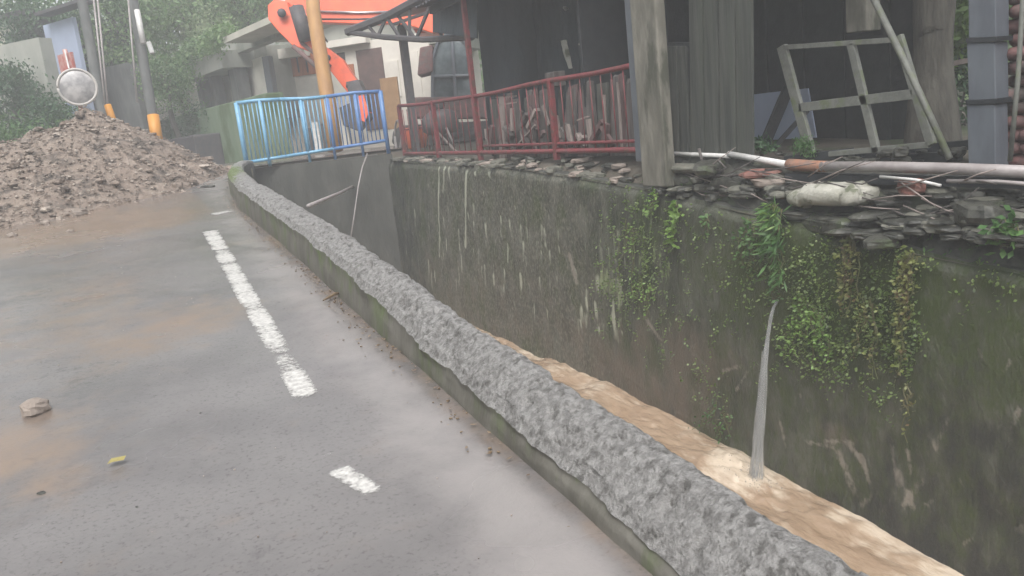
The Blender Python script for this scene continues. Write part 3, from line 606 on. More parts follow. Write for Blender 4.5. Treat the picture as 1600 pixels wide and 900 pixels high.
# thin pipe and cable in the upstream corner of the canal
tag(MB().tube([PX(482, 322, 2.2), D(530, 302, 13.6), PX(562, 286, 5.2)], .028, 8).build('thin_pipe', M['pvcdirty'], smooth=True), 'thin grey pipe slanting across the far corner of the canal', 'pipe')
tag(MB().tube([D(574, 240, 15.8), D(566, 262, 15.6), D(560, 290, 15.4), D(553, 340, 15.2), D(548, 372, 15.1)], .014, 6).build('cable', M['pvcdirty'], smooth=True), 'thin cable hanging down the far corner of the canal', 'cable')

# ------------------------------------------------------------------ red railing of the yard and what leans behind it
FX = 5.52
def rz_top(y): return 2.02+.012*math.sin(y*2.1)
rf = thing('red_railing', 'dull red steel railing along the canal edge of the dark yard', 'railing', (FX, 11.5, 1.0))
MB().tube([(FX, y, rz_top(y)+(.03*max(0, y-12.5))) for y in np.linspace(7.25, 15.4, 16)], .032, 8).build('top_rail', M['red'], rf, True)
MB().tube([(FX, y, 1.07+.012*(y-7.3)) for y in np.linspace(7.25, 15.4, 12)], .035, 8).build('bottom_rail', M['red'], rf, True)
MB().tube([(FX+.01, y, 1.17+.012*(y-7.3)) for y in np.linspace(7.25, 11.7, 8)], .022, 8).build('bottom_rail', M['red'], rf, True)
for y, zt in [(11.83, 3.6), (15.4, 2.12), (7.3, 2.03), (9.4, 2.03), (13.6, 2.08)]:
    MB().beam((FX, y, .98), (FX, y, zt), .075, .075, (0, 1, 0)).build('post', M['red'], rf, bevel=.006)
for i, y in enumerate(np.linspace(7.5, 15.2, 34)):
    MB().tube([(FX, y, 1.09+.012*(y-7.3)), (FX, y+.01, rz_top(y))], .009, 6).build('bar', M['red'], rf, True)
tag(MB().beam((5.47, 7.42, .95), (5.47, 7.42, 3.7), .11, .11, (0, 1, 0)).build('steel_post', M['greypost'], bevel=.01), 'pale grey steel post between the red railing and the concrete post', 'post')
a = PX(1003, 278, 5.2); b = PX(1041, 278, 5.2)
tag(MB().box((5.2, b[1], .70), (5.33, a[1], 3.8)).build('concrete_post', M['post'], bevel=.018), 'tall stained pale concrete post standing on the canal wall', 'post')
# boards stacked upright behind the red rails
names = 'weathered board leaning upright behind the red railing'
GP = 'boards leaning behind the red railing'
y = 7.62; i = 0
while y < 11.6:
    w = rr.uniform(.09, .26); h = rr.uniform(.86, .985); lean = rr.normal(0, .03 if y < 9.2 else .07); x = 5.62+rr.uniform(0, .12)
    mt = ['wood', 'wood', 'wood_red', 'wood', 'wood_pale' if rr.uniform() < .35 else 'wood_red', 'board'][i % 6]
    p = np.array([x, y+w/2, 1.0]); pt = p+np.array([.09, lean*1.2, h])
    b_ = MB(); k = 6
    G = []                                   # ragged plank with a broken top
    for s_ in (0, 1):
        for j in range(k+1):
            u = j/k; c = p+(pt-p)*u; G.append(c+np.array([s_*.025, (-w/2)*(1+.12*math.sin(u*5+i)), 0])); G.append(c+np.array([s_*.025, (w/2)*(1+.12*math.sin(u*4+i*2)), (rr.uniform(-.06, .03) if j == k else 0)]))
    G = np.array(G); n0 = 2*(k+1); f = []
    for j in range(k):
        f += [(2*j, 2*j+2, 2*j+3, 2*j+1), (n0+2*j, n0+2*j+1, n0+2*j+3, n0+2*j+2), (2*j, n0+2*j, n0+2*j+2, 2*j+2), (2*j+1, 2*j+3, n0+2*j+3, n0+2*j+1)]
    f += [(0, 1, n0+1, n0), (2*k, n0+2*k, n0+2*k+1, 2*k+1)]
    tag(b_.add(G, f).build('board', M[mt]), names, 'board', GP)
    y += w*rr.uniform(.75, 1.1); i += 1
for (x0, y0, x1, y1, r, lb) in [(848, 165, 858, 195, .03, 'short pale stick poking out among the boards behind the red railing'), (944, 148, 947, 238, .018, 'thin pale batten upright near the right end of the red railing'), (965, 128, 972, 235, .014, 'thin brown batten just left of the grey steel post'), (903, 188, 919, 182, .022, 'short pale offcut lying across the boards'), (776, 152, 806, 150, .018, 'upper of two short pale slats at the left end of the boards'), (780, 164, 806, 160, .018, 'lower of two short pale slats at the left end of the boards'), (762, 205, 766, 238, .05, 'pale stub leaning at the left end of the boards'), (785, 190, 788, 238, .05, 'wider pale stub beside the leftmost stub behind the red railing'), (838, 195, 800, 238, .03, 'brownish branch slanting among the boards')]:
    tag(MB().beam(PX(x0, y0, 5.585), PX(x1, y1, 5.585), r*2, .02).build('batten', M['wood_pale']), lb, 'batten')
# scrap wood chunks low behind the rails
for i in range(34):
    y = rr.uniform(8.2, 11.7); z = 1.03+rr.uniform(0, .42)*(.5 if y < 9.4 else 1); l = rr.uniform(.12, .4); a = rr.uniform(.5, 1.9)*rr.choice([-1, 1])
    d = np.array([0, math.cos(a), math.sin(a)])*l/2; c = np.array([5.585+rr.uniform(-.005, .02), y, z+abs(d[2])])
    tag(MB().beam(c-d, c+d, rr.uniform(.03, .09), rr.uniform(.03, .06)).build('wood_scrap', M[['wood_red', 'wood', 'wood_pale'][i % 3]]), 'short broken piece of scrap wood heaped behind the red railing', 'wood scrap', 'scrap wood behind the red railing')
# things on top/behind the boards
def tiltbox(name, px, py, x, w, h, d, mt, label, cat, tilt=0):
    c = PX(px, py, x); u = np.array([0, math.cos(tilt), math.sin(tilt)])
    return tag(MB().beam(c-u*w/2, c+u*w/2, d, h).build(name, M[mt], bevel=.01), label, cat)
tiltbox('crate', 868, 124, 5.75, .24, .20, .18, 'wood', 'small grey box sitting on the boards behind the red railing', 'box')
c = PX(883, 80, 6.4)
t = thing('hanging_cloth', 'pale grey rag hanging from the shade-darkened tarpaulin', 'rag', tuple(c))
g = np.zeros((8, 14, 3))
for i in range(8):
    for j in range(14):
        u = i/7-.5; v = j/13; g[i, j] = c+np.array([.03*math.sin(i*1.6+v*3), u*.11*(1-.3*v)-.12*v*v, -.02-v*.42+.18])
MB().grid(g).build('cloth', M['bag'], t, True)
c = PX(911, 68, 6.4); tag(MB().rock(c, (.05, .15, .06), 3, 7, .4).build('paper_scrap', M['bag'], smooth=True), 'pale scrap caught on the tarpaulin right of the rag', 'scrap')
c = PX(884, 13, 6.6); tag(MB().rock(c, (.05, .16, .05), 5, 7, .4).build('light_gap_plate', M['pvc'], smooth=True), 'small white plate standing in for a gap of light high under the shed roof', 'plate')  # white colour stands in for daylight showing through a gap
# stuff left of the red post: orange bucket, dark stool, white stick, wheel
c = PX(652, 232, 6.0)
t = thing('orange_bucket', 'round orange tub on the ground left of the red post', 'tub', tuple(c))
MB().tube([c+np.array([0, 0, z]) for z in (0, .04, .3, .42, .44)], [.17, .2, .25, .24, .2], 18).build('body', M['plasticorange'], t, True)
MB().tube([c+np.array([0, 0, .40]), c+np.array([0, 0, .43])], .265, 18).build('rim', M['red'], t, True)
c = PX(692, 232, 6.2); t = thing('engine_pump', 'dark machine on splayed pale legs between the orange tub and the red post', 'machine', tuple(c))
MB().rock(c+np.array([0, -.05, .52]), (.5, .75, .5), 4, 9, .2).build('body', M['steel'], t, True)
MB().tube([c+np.array([0, .25, .86]), c+np.array([0, -.1, .84])], .12, 12).build('air_filter', M['steel'], t, True)
for p0_, p1_ in [((0, .12, .5), (-.1, .35, 0)), ((0, .12, .5), (-.1, -.12, 0)), ((0, -.3, .4), (.1, -.4, 0)), ((0, .2, .6), (0, .22, .1))]:
    MB().tube([c+np.array(p0_), c+np.array(p1_)], .02, 6).build('leg', M['pvcdirty'], t, True)
tag(MB().beam(PX(683, 206, 5.7), PX(716, 240, 5.7), .03, .03).build('stick', M['wood_pale']), 'pale stick slanting in front of the dark machine', 'stick')
c = PX(625, 235, 6.3)
tag(MB().tube([c+np.array([.04*math.sin(a), .22*math.cos(a), .34+.34*math.sin(a)]) for a in np.linspace(0, 6.283, 22)], .028, 8).build('hose_coil', M['pvcdirty'], smooth=True), 'grey hoop standing between the blue railing and the orange tub', 'hoop')

# stones and mortar lumps on the wall top under the red rail
for i in range(120):
    y = rr.uniform(6.9, 15.5); s = rr.uniform(.06, .2); dx_ = rr.uniform(0, .34); z = float(ground_z(np.array(5.27+dx_), np.array(y)))+.02
    c = (5.27+dx_, y, z+s*.10)
    tag(MB().rock(c, (s*.9, s*1.7, s*.45), i+300, 7, .45).build('flat_stone', M[['stone_pale', 'slate', 'stone_pale', 'rock'][i % 4]]), 'flat mortar-stained stone lying on the wall top under the red railing', 'stone', 'stones under the red railing')

# ------------------------------------------------------------------ open shed
def ppb(mb, corners, x, th):
    """prism from four corners seen on the plane X = x, thickness th behind it"""
    P = [PX(px, py, x) for px, py in corners]; Q = [p+np.array([th, 0, 0]) for p in P]
    return mb.add(P+Q, [(0, 1, 2, 3), (7, 6, 5, 4), (0, 4, 5, 1), (1, 5, 6, 2), (2, 6, 7, 3), (3, 7, 4, 0)])
shed = thing('open_shed', 'dark open-sided shed with plank and tarpaulin walls above the canal', 'shed', (6.5, 9, 1.0))
ga = np.linspace(8.7, 12.32, 90); gz_ = np.linspace(.95, 4.1, 50); GA, GZ = np.meshgrid(ga, gz_, indexing='ij')
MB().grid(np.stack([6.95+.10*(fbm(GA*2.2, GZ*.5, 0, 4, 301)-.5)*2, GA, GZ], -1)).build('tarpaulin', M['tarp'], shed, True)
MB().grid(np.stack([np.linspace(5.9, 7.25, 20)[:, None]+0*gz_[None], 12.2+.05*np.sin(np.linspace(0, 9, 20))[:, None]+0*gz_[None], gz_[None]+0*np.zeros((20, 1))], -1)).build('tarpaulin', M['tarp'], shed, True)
rfm = MB(); ry = np.linspace(4.3, 13.2, 140); rx = np.linspace(5.25, 9.2, 12); RX, RY = np.meshgrid(rx, ry, indexing='ij')
rfm.grid(np.stack([RX, RY, 3.62+.12*(RX-5.3)+.025*np.sin(RY*42)], -1)); rfm.build('roof', M['steel'], shed, True)
for x, y0_, y1_ in [(5.5, 4.6, 13.1), (7.2, 4.6, 13.1)]:
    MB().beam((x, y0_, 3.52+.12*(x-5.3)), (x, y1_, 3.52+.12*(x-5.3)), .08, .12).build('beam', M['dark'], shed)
# plank wall right of the concrete post
bx = 5.62; xs_ = [1042, 1062, 1077, 1100, 1124, 1150, 1177]
for i in range(len(xs_)-1):
    x0_, x1_ = xs_[i]+1, xs_[i+1]-1; top_ = 72 if x1_ < 1078 else -260
    mb = MB(); ppb(mb, [(x0_+(1 if i else 0), 262), (x1_, 262), (x1_-5, top_), (x0_-5, top_)], bx+.01*(i % 2), .03)
    mb.build('wall_board', M['board'], shed, bevel=.003)
MB().beam((5.70, PX(1040, 70, 5.7)[1], PX(1040, 70, 5.7)[2]), (5.70, PX(1080, 70, 5.7)[1], PX(1080, 70, 5.7)[2]), .05, .05).build('window_sill', M['dark'], shed)
# back wall of the right bay, boards with the bay's shade put into their dark colour
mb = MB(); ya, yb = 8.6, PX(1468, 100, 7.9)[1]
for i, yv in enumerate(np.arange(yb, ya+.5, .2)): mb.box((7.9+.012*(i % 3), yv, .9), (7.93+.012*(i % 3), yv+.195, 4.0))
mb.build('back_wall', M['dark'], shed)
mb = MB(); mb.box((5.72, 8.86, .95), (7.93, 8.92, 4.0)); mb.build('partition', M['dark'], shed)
tag(ppb(MB(), [(1177, 220), (1275, 215), (1262, 138), (1172, 148)], 7.35, .02).build('white_board', M['bluepanel']), 'pale sheet standing in the shed behind the leaning dark plank', 'sheet')
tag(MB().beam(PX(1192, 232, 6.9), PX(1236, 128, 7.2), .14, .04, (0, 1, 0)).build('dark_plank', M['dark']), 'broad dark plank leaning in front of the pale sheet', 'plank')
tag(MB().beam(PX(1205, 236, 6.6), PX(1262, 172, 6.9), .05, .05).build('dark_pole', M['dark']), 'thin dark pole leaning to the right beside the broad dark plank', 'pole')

# old window frame leaning in the opening
wf = thing('window_frame', 'old empty window frame with four panes missing, tilted against the shed', 'window frame', tuple(PX(1265, 240, 6.1)))
def fr(nm, a, b, w): MB().beam(PX(*a, 6.12), PX(*b, 6.12), .045, w, (0, 1, .1) if abs(a[0]-b[0]) < 60 else (0, 0, 1)).build(nm, M['framewood'], wf, bevel=.004)
fr('stile', (1222, 72), (1268, 245), .105); fr('stile', (1404, 56), (1456, 226), .075); fr('top_rail', (1226, 74), (1402, 62), .045)
fr('bottom_rail', (1270, 243), (1452, 226), .05); fr('glazing_bar', (1250, 168), (1428, 147), .085); fr('glazing_bar', (1330, 68), (1370, 238), .07)
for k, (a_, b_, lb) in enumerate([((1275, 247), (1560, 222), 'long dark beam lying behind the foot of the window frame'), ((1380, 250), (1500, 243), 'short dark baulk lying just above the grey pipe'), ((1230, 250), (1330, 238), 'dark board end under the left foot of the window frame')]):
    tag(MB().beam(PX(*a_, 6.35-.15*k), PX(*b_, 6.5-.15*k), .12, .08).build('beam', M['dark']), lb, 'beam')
for k in range(26):
    q_ = PX(rr.uniform(1190, 1500), rr.uniform(236, 254), rr.uniform(5.85, 6.5)); tag(MB().rock(q_, (rr.uniform(.05, .2), rr.uniform(.06, .2), rr.uniform(.03, .09)), k+900, 7, .5).build('debris_lump', M['slate']), 'dark lump of debris on the earth floor below the tilted window frame', 'debris', 'debris under the window frame')
tag(MB().tube([PX(1362, -40, 5.9), PX(1366, 0, 5.9), PX(1425, 120, 5.88), PX(1484, 248, 5.85)], [.028, .028, .027, .026], 8).build('leaning_pole', M['framewood'], smooth=True), 'long pale pole leaning diagonally across the window frame', 'pole')
tag(ppb(MB(), [(1322, 52), (1354, 48), (1352, -80), (1318, -80)], 6.6, .2).build('hanging_block', M['post'], bevel=.01), 'short grey timber hanging down behind the top of the window frame', 'timber')
# tree growing through the shed
tr = thing('shed_tree', 'dark mossy tree trunk rising behind the tilted window frame', 'tree', tuple(PX(1450, 240, 7.2)))
b0 = PX(1457, 240, 7.2); hts = np.linspace(-.3, 6, 24)
MB().tube([b0+np.array([.1*math.sin(h*.8), .05*math.sin(h*1.3), h]) for h in hts], [.19-.012*h+.08*math.exp(-max(0, h)*2.5)+.015*math.sin(h*5) for h in hts], 18).build('trunk', M['bark'], tr, True)
MB().tube([b0+np.array([0, 0, 1.1]), b0+np.array([.3, .35, 1.9]), b0+np.array([.4, .8, 3.2])], [.12, .09, .07], 10).build('limb', M['bark'], tr, True)
lf = MB(); C = np.concatenate([b0+np.array([.6, .2, 6.3])+rr.normal(0, 1, 3)*1.1+rr.normal(0, .45, (220, 3)) for _ in range(16)])
leaves(lf, C, .17); lf.build('crown', M['leafD'], tr)
def bush(name, label, cat, c, r, n, size, mt, stems=6, group=None):
    t = thing(name, label, cat, (c[0], c[1], c[2]-r[2]), group); lf = MB(); st = MB(); CC = []
    for k in range(max(5, n//60)):
        d = rr.normal(0, 1, 3); d /= np.linalg.norm(d); d *= rr.uniform(.35, 1); cc = np.array(c)+d*np.array(r); m_ = 60
        CC.append(cc+rr.normal(0, .22, (m_, 3))*np.array(r))
        if k < stems: st.tube([np.array([c[0], c[1], c[2]-r[2]-.05]), (np.array(c)+cc)/2-np.array([0, 0, r[2]*.3]), cc], [.03*r[0]+.004, .02*r[0]+.003, .003], 5)
    leaves(lf, np.concatenate(CC), size, spread=.9, out=(-.3, -.5, .5)); lf.build('foliage', M[mt], t); st.build('stem', M['bark'], t); return t
bush('moss_mound', 'pale green mossy clump at the foot of the window frame', 'moss', PX(1255, 228, 6.0), (.12, .16, .10), 500, .035, 'leafB')
bush('bush', 'low dark clump of weeds at the right foot of the plank wall', 'weeds', PX(1190, 226, 5.95), (.12, .26, .09), 420, .05, 'leafD')
bush('bush', 'bright green bush showing between the tree trunk and the grey panelled post', 'bush', PX(1494, 25, 9.6), (.5, .5, .7), 2600, .13, 'leafA')
bush('bush', 'dull green bush low behind the grey panelled post', 'bush', PX(1488, 190, 9.6), (.5, .6, .7), 1300, .11, 'leafD')
tag(MB().beam(PX(1466, 104, 8.3), PX(1525, 92, 8.3), .08, .05).build('pale_beam', M['wood_pale']), 'pale beam end between the trunk and the grey panelled post', 'beam')
# grey panelled post
gp = thing('panelled_post', 'blue-grey panelled post with two dark straps beside the red tile stack', 'post', tuple(PX(1533, 256, 5.95)))
for (ya_, yb_) in [(-260, 60), (66, 157), (163, 262)]:
    ppb(MB(), [(1513, yb_), (1556, yb_), (1554, ya_), (1510, ya_)], 5.9, .16).build('panel', M['greypost'], gp, bevel=.008)
for y_ in (63, 160): ppb(MB(), [(1509, y_+4), (1557, y_+2), (1557, y_-6), (1509, y_-3)], 5.89, .2).build('strap', M['dark'], gp)
# red tile stack
ts = thing('tile_stack', 'tall stack of dull red clay tiles at the right edge', 'tile stack', tuple(PX(1585, 262, 6.15)))
yl_ = PX(1562, 100, 6.1)[1]; z = float(terr_z(3.3))-.02
for i in range(22):
    h = .105; mb = MB(); off = rr.uniform(-.015, .015)
    for k in range(4): mb.rock((6.22+.03*math.sin(i*2.3+k), yl_-.10-.19*k+off, z+h/2), (.36, .205, .112), i*7+k, 8, .08)
    mb.build('tile', M['tile'], ts, True); z += h-.006
tag(MB().tube([PX(1600, -60, 5.82), PX(1597, 20, 5.82), PX(1590, 130, 5.8), PX(1578, 252, 5.8)], .017, 8).build('leaning_rod', M['framewood'], smooth=True), 'thin pale rod standing in front of the red tile stack', 'rod')

# ------------------------------------------------------------------ pipes, sack and loose stones on the wall top, right
pp = thing('drain_pipe', 'long jointed pipe, white then grey with an orange sleeve, lying above the canal wall', 'pipe', tuple(PX(1260, 262, 5.6)))
MB().tube([PX(1044, 240, 5.62), PX(1141, 244, 5.6)], .024, 12).build('white_section', M['pvc'], pp, True)
MB().tube([PX(1139, 241, 5.6), PX(1238, 258, 5.55)], .032, 12).build('white_section', M['pvc'], pp, True)
MB().tube([PX(1232, 257, 5.55), PX(1242, 258, 5.55), PX(1280, 260, 5.52), PX(1292, 260, 5.5)], [.052, .055, .05, .045], 14).build('sleeve', M['sleeve'], pp, True)
MB().tube([PX(1285, 260, 5.5), PX(1400, 261, 5.48), PX(1500, 264, 5.46), PX(1640, 270, 5.44)], .043, 14).build('grey_section', M['pvcdirty'], pp, True)
tag(MB().beam(PX(1232, 276, 5.56), PX(1640, 287, 5.5), .09, .07).build('dark_timber', M['dark']), 'dark square timber lying just under the grey pipe', 'timber')
tag(MB().tube([PX(1375, 276, 5.36), PX(1430, 281, 5.36), PX(1470, 290, 5.36)], .012, 8).build('thin_tube', M['pvc'], smooth=True), 'thin white tube bent down over the flat stones', 'tube')
tag(MB().tube([PX(1480, 283, 5.36), PX(1560, 284, 5.34), PX(1650, 291, 5.32)], .014, 8).build('thin_tube', M['pvcdirty'], smooth=True), 'thin pale tube running off the right edge below the grey pipe', 'tube')
# woven sack
nu, nv = 60, 44; sk = np.zeros((nu, nv, 3)); c = PX(1300, 305, 5.42)
for i in range(nu):
    for j in range(nv):
        a = -math.pi/2+math.pi*i/(nu-1); b_ = 2*math.pi*j/(nv-1); e = .55
        ca = abs(math.cos(a))**.45; x = ca*abs(math.cos(b_))**.75*np.sign(math.cos(b_))*.20; zz = ca*abs(math.sin(b_))**.8*np.sign(math.sin(b_))*.095
        yv = np.sign(math.sin(a))*abs(math.sin(a))**.7*.40
        wr = .035*(float(fbm(yv*6, b_*1.2+9, 0, 4, 401))-.5)+.022*math.sin(yv*30+b_*2)*math.exp(-((yv+.28)/.09)**2)
        sk[i, j] = c+np.array([x*(1+wr*3), yv, zz*(1+wr*3)+wr*.6-.03*(yv > .2)+.012])
skm = MB().grid(sk)
t = thing('sack', 'dirty pale woven sack lying on the canal wall top under the pipe', 'sack', tuple(c-np.array([0, 0, .1])))
skm.build('body', M['bag'], t, True)
MB().rock(c+np.array([-.13, -.30, .01]), (.15, .17, .15), 3, 12, .3).build('knotted_end', M['stone_pale' if 0 else 'bag'], t, True)
def wall_stone(px, py, w, h, mt, label, x=5.38, group=None, name='flat_stone', d=.26, tilt=0):
    c = PX(px, py, x); L_ = proj_len = w*np.linalg.norm(PX(px+1, py, x)-PX(px, py, x)); H_ = h*np.linalg.norm(PX(px, py+1, x)-PX(px, py, x))
    return tag(MB().rock(c, (d, L_, H_), int(px+py), 10, .35).build(name, M[mt]), label, 'stone', group)
G2 = 'flat stones loosely laid on the canal wall top'
for i in range(92):
    px = rr.uniform(1325, 1640); u = (px-1325)/315; py = rr.uniform(292+8*u, 362+22*u); w = rr.uniform(30, 95); h = rr.uniform(8, 18)
    x = 5.62-.36*(py-(290+8*u))/75+rr.uniform(-.03, .03)
    wall_stone(px, py, w, h, ['slate', 'slate', 'stone_pale', 'slate', 'slate'][i % 5] if rr.uniform() < .75 else 'slate', 'thin dark flat stone in the loose pile on the wall top below the grey pipe', x, G2, d=.2)
for (px, py, w, h, mt, lb) in [(1535, 335, 75, 48, 'slate', 'large rounded grey boulder at the right end of the loose stones'), (1478, 352, 75, 20, 'stone_pale', 'yellowish flat slab left of the large grey boulder'), (1300, 350, 110, 28, 'slate', 'dark purple-grey slab directly below the sack'), (1395, 372, 120, 22, 'slate', 'wide dark slab above the brown-topped vine'), (1240, 336, 70, 14, 'slate', 'thin dark slab under the left end of the sack'), (1590, 362, 60, 22, 'stone_pale', 'greyish stone at the right edge among weeds'), (1425, 292, 26, 24, 'brick', 'broken red brick between the sack and the flat stones'), (1183, 272, 46, 14, 'brick', 'upper red brick fragment left of the orange sleeve'), (1200, 285, 40, 16, 'rock', 'brown stone under the red brick fragment'), (1165, 294, 36, 14, 'stone_pale', 'greenish stone at the end of the brown root'), (1110, 262, 60, 26, 'slate', 'dark stone at the foot of the plank wall'), (1060, 282, 60, 22, 'slate', 'dark stone just right of the concrete post foot'), (1140, 285, 50, 20, 'slate', 'dark stone behind the curved brown root'), (1228, 296, 40, 18, 'slate', 'dark stone left of the sack'), (1075, 262, 70, 14, 'stone_pale', 'long pale slab sloping at the foot of the plank wall')]:
    wall_stone(px, py, w, h, mt, lb, 5.42 if py < 320 else 5.34, name='brick' if mt == 'brick' else 'flat_stone')
for i in range(40):
    px = rr.uniform(1042, 1240); py = rr.uniform(268, 312); wall_stone(px, py, rr.uniform(12, 36), rr.uniform(7, 14), 'slate' if i % 3 else 'stone_pale', 'small dark stone strewn among the roots above the canal wall', 5.5-.2*(py-262)/45, 'small stones among the roots', d=.12)
rt = MB()
for pts, r in [([(1092, 232), (1098, 256), (1082, 272), (1070, 296)], .016), ([(1098, 256), (1112, 270), (1104, 286), (1096, 300)], .014), ([(1085, 268), (1092, 284), (1090, 302)], .013), ([(1075, 276), (1062, 286), (1052, 292)], .012), ([(1122, 250), (1134, 262), (1120, 274)], .012)]:
    rt.tube([PX(*p, 5.42) for p in pts], [r, r*.95, r*.8, r*.5][:len(pts)], 7)
tag(rt.build('root', M['wood'], smooth=True), 'crooked grey roots sprawling over the wall top right of the concrete post', 'root')
tag(MB().tube([PX(*p, 5.38) for p in [(1104, 288), (1112, 301), (1130, 305), (1150, 303), (1164, 296)]], [.013, .016, .017, .014, .01], 8).build('root', M['wood_pale'], smooth=True), 'pale brown root curved like a bow on the wall top', 'root')
for i in range(46):
    px = rr.uniform(1050, 1600); py = rr.uniform(282, 350) if px > 1330 else rr.uniform(262, 300); L_ = rr.uniform(30, 110); a = rr.normal(.05, .35)
    tag(MB().tube([PX(px, py, 5.36), PX(px+L_*.5*math.cos(a), py+L_*.5*math.sin(a)+rr.normal(0, 3), 5.30), PX(px+L_*math.cos(a), py+L_*math.sin(a), 5.34)], [.007, .006, .003], 6).build('twig', M['wood' if i % 3 else 'wood_pale'], smooth=True), 'thin dead twig caught among the loose stones of the wall top', 'twig', 'dead twigs among the wall-top stones')
dm = MB()
gy_ = np.linspace(2.4, 6.9, 160); gu = np.linspace(0, 1, 14); GY, GU = np.meshgrid(gy_, gu, indexing='ij')
dm.grid(np.stack([5.33+.34*GU+.03*(fbm(GY*6, GU*4, 0, 3, 501)-.5), GY, wall_top(GY)-.01+(terr_z(GY)-wall_top(GY)+.0)*GU**.8+.09*(fbm(GY*5, GU*3, 0, 4, 502)-.45)], -1)[:, ::-1])
tag(dm.build('wall_top_soil', M['slate'], smooth=True), 'dark wet soil packed between the loose stones', 'soil', kind='stuff')
# grass growing along the wall top
gt = MB(); C = np.array([(5.3+rr.uniform(0, .25), yv, float(wall_top(yv))+rr.uniform(.02, .12)) for yv in rr.uniform(2.4, 7.5, 420)])
leaves(gt, C, .06, .3, asp=.25, spread=.8); tag(gt.build('wall_top_weeds', M['leafB']), 'small weeds growing between the stones along the wall top', 'weeds', kind='stuff')

# ------------------------------------------------------------------ truss of the far lean-to, dark post
lt = thing('lean_to_roof', 'dark steel truss and sagging sheet of the lean-to roof in front of the excavator', 'roof truss', tuple(D(640, 60, 14.5)))
A0, A1, A2, A3 = D(543, 50, 16.5), D(604, 26, 15.6), D(660, -4, 14.6), D(735, -60, 13)
B1, B2, B3 = D(600, 58, 15.6), D(660, 62, 14.6), D(738, 58, 13)
MB().tube([A0, A1, A2, A3], .09, 6).build('upper_chord', M['steel'], lt); MB().tube([A0, B1, B2, B3], .055, 6).build('lower_chord', M['steel'], lt)
for a, b in [(D(575, 40, 16), D(590, 58, 15.8)), (D(590, 58, 15.8), A1), (A1, D(625, 60, 15.2)), (D(620, 22, 15.4), D(650, 62, 14.8)), (D(640, 8, 15), D(640, 60, 15)), (D(650, 62, 14.8), D(680, -10, 14.2)), (D(690, 60, 14), D(680, -10, 14.2)), (D(672, 18, 14.5), D(615, 38, 15.5))]:
    MB().beam(a, b, .05, .05).build('brace', M['steel'], lt)
sh = MB(); a = np.array([A0, A1, A2, A3]); off = np.array([2.2, 1.2, .5]); sh.grid(np.stack([a, a+off*.5+np.array([0, 0, .05]), a+off], 0)); sh.build('roof_sheet', M['steel'], lt)
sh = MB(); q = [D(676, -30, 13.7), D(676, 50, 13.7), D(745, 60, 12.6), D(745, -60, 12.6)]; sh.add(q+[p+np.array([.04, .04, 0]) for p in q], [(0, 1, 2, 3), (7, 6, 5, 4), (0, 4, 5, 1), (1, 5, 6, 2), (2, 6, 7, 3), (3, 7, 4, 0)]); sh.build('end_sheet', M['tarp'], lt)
tag(MB().beam(D(627, 40, 16), D(652, 240, 16), .14, .14).build('dark_post', M['steel']), 'dark upright post holding the lean-to in front of the white house', 'post')

# ------------------------------------------------------------------ excavator on the far side of the bridge
ED = 19.0
def prism(mb, pix, d, th):
    P = np.array([D(x, y, d) for x, y in pix]); nrm = ray(800, 450); nrm = np.array([nrm[0], nrm[1], 0]); nrm /= np.linalg.norm(nrm)
    Q = P+nrm*th; n = len(P)
    return mb.add(np.concatenate([P, Q]), [tuple(range(n)), tuple(range(2*n-1, n-1, -1))]+[(i, n+i, n+(i+1) % n, (i+1) % n) for i in range(n)])
eb = D(680, 150, ED+1)
ex = thing('excavator', 'orange-red excavator with its arm reaching down behind the blue railing', 'excavator', (eb[0], eb[1], 1.25))
prism(MB(), [(452, -10), (440, 8), (455, 28), (478, 34), (560, 37), (612, 36), (648, 42), (676, 52), (690, 30), (672, 10), (620, -8), (540, -16)], ED, .42).build('boom', M['orange'], ex, bevel=.02)
prism(MB(), [(418, 8), (430, -2), (448, 2), (456, 22), (483, 58), (510, 74), (534, 92), (556, 124), (558, 138), (546, 148), (536, 136), (514, 108), (486, 82), (456, 70), (434, 48), (419, 30)], ED-.45, .38).build('stick', M['orange'], ex, bevel=.02)
mb = MB(); mb.tube([D(463, 12, ED-.6), D(478, 62, ED-.6)], .17, 14); mb.build('cylinder', M['steel'], ex, True)
mb = MB(); mb.tube([D(458, 72, ED-.7), D(508, 116, ED-.7)], .055, 10); mb.build('piston_rod', M['tile'], ex, True)
mb = MB(); mb.tube([D(470, 66, ED-.5), D(516, 104, ED-.5)], .045, 10); mb.build('piston_rod', M['tile'], ex, True)
mb = MB(); mb.tube([D(440, 20, ED-.65), D(440, 20, ED+.3)], .10, 14); mb.build('pivot_pin', M['steel'], ex, True)
prism(MB(), [(540, 128), (560, 124), (572, 150), (578, 185), (560, 205), (536, 196), (530, 168), (548, 160)], ED-.5, .6).build('bucket', M['steel'], ex, bevel=.02)
prism(MB(), [(560, 150), (568, 148), (576, 176), (570, 190), (563, 188)], ED-.56, .7).build('bucket_side', M['orange'], ex)
cab = MB(); prism(cab, [(676, 156), (676, 92), (684, 66), (700, 54), (716, 56), (730, 70), (738, 110), (742, 156)], ED+.2, 1.3)
co = cab.build('cab', M['glass'], ex, bevel=.05)
mb = MB()
for pl in [[(676, 156), (676, 92), (684, 66), (700, 54), (716, 56), (730, 70), (738, 110), (742, 156)], [(706, 56), (712, 156)], [(678, 120), (740, 118)]]: mb.tube([D(x, y, ED+.17) for x, y in pl], .045, 8)
mb.build('cab_frame', M['greypost'], ex)
prism(MB(), [(652, 118), (656, 74), (676, 70), (677, 112)], ED+.1, 1.0).build('engine_cover', M['tile'], ex, bevel=.03)
prism(MB(), [(640, 20), (668, 14), (690, 26), (688, 50), (650, 52), (642, 40)], ED+.5, 1.2).build('arm_bracket', M['orange'], ex, bevel=.03)
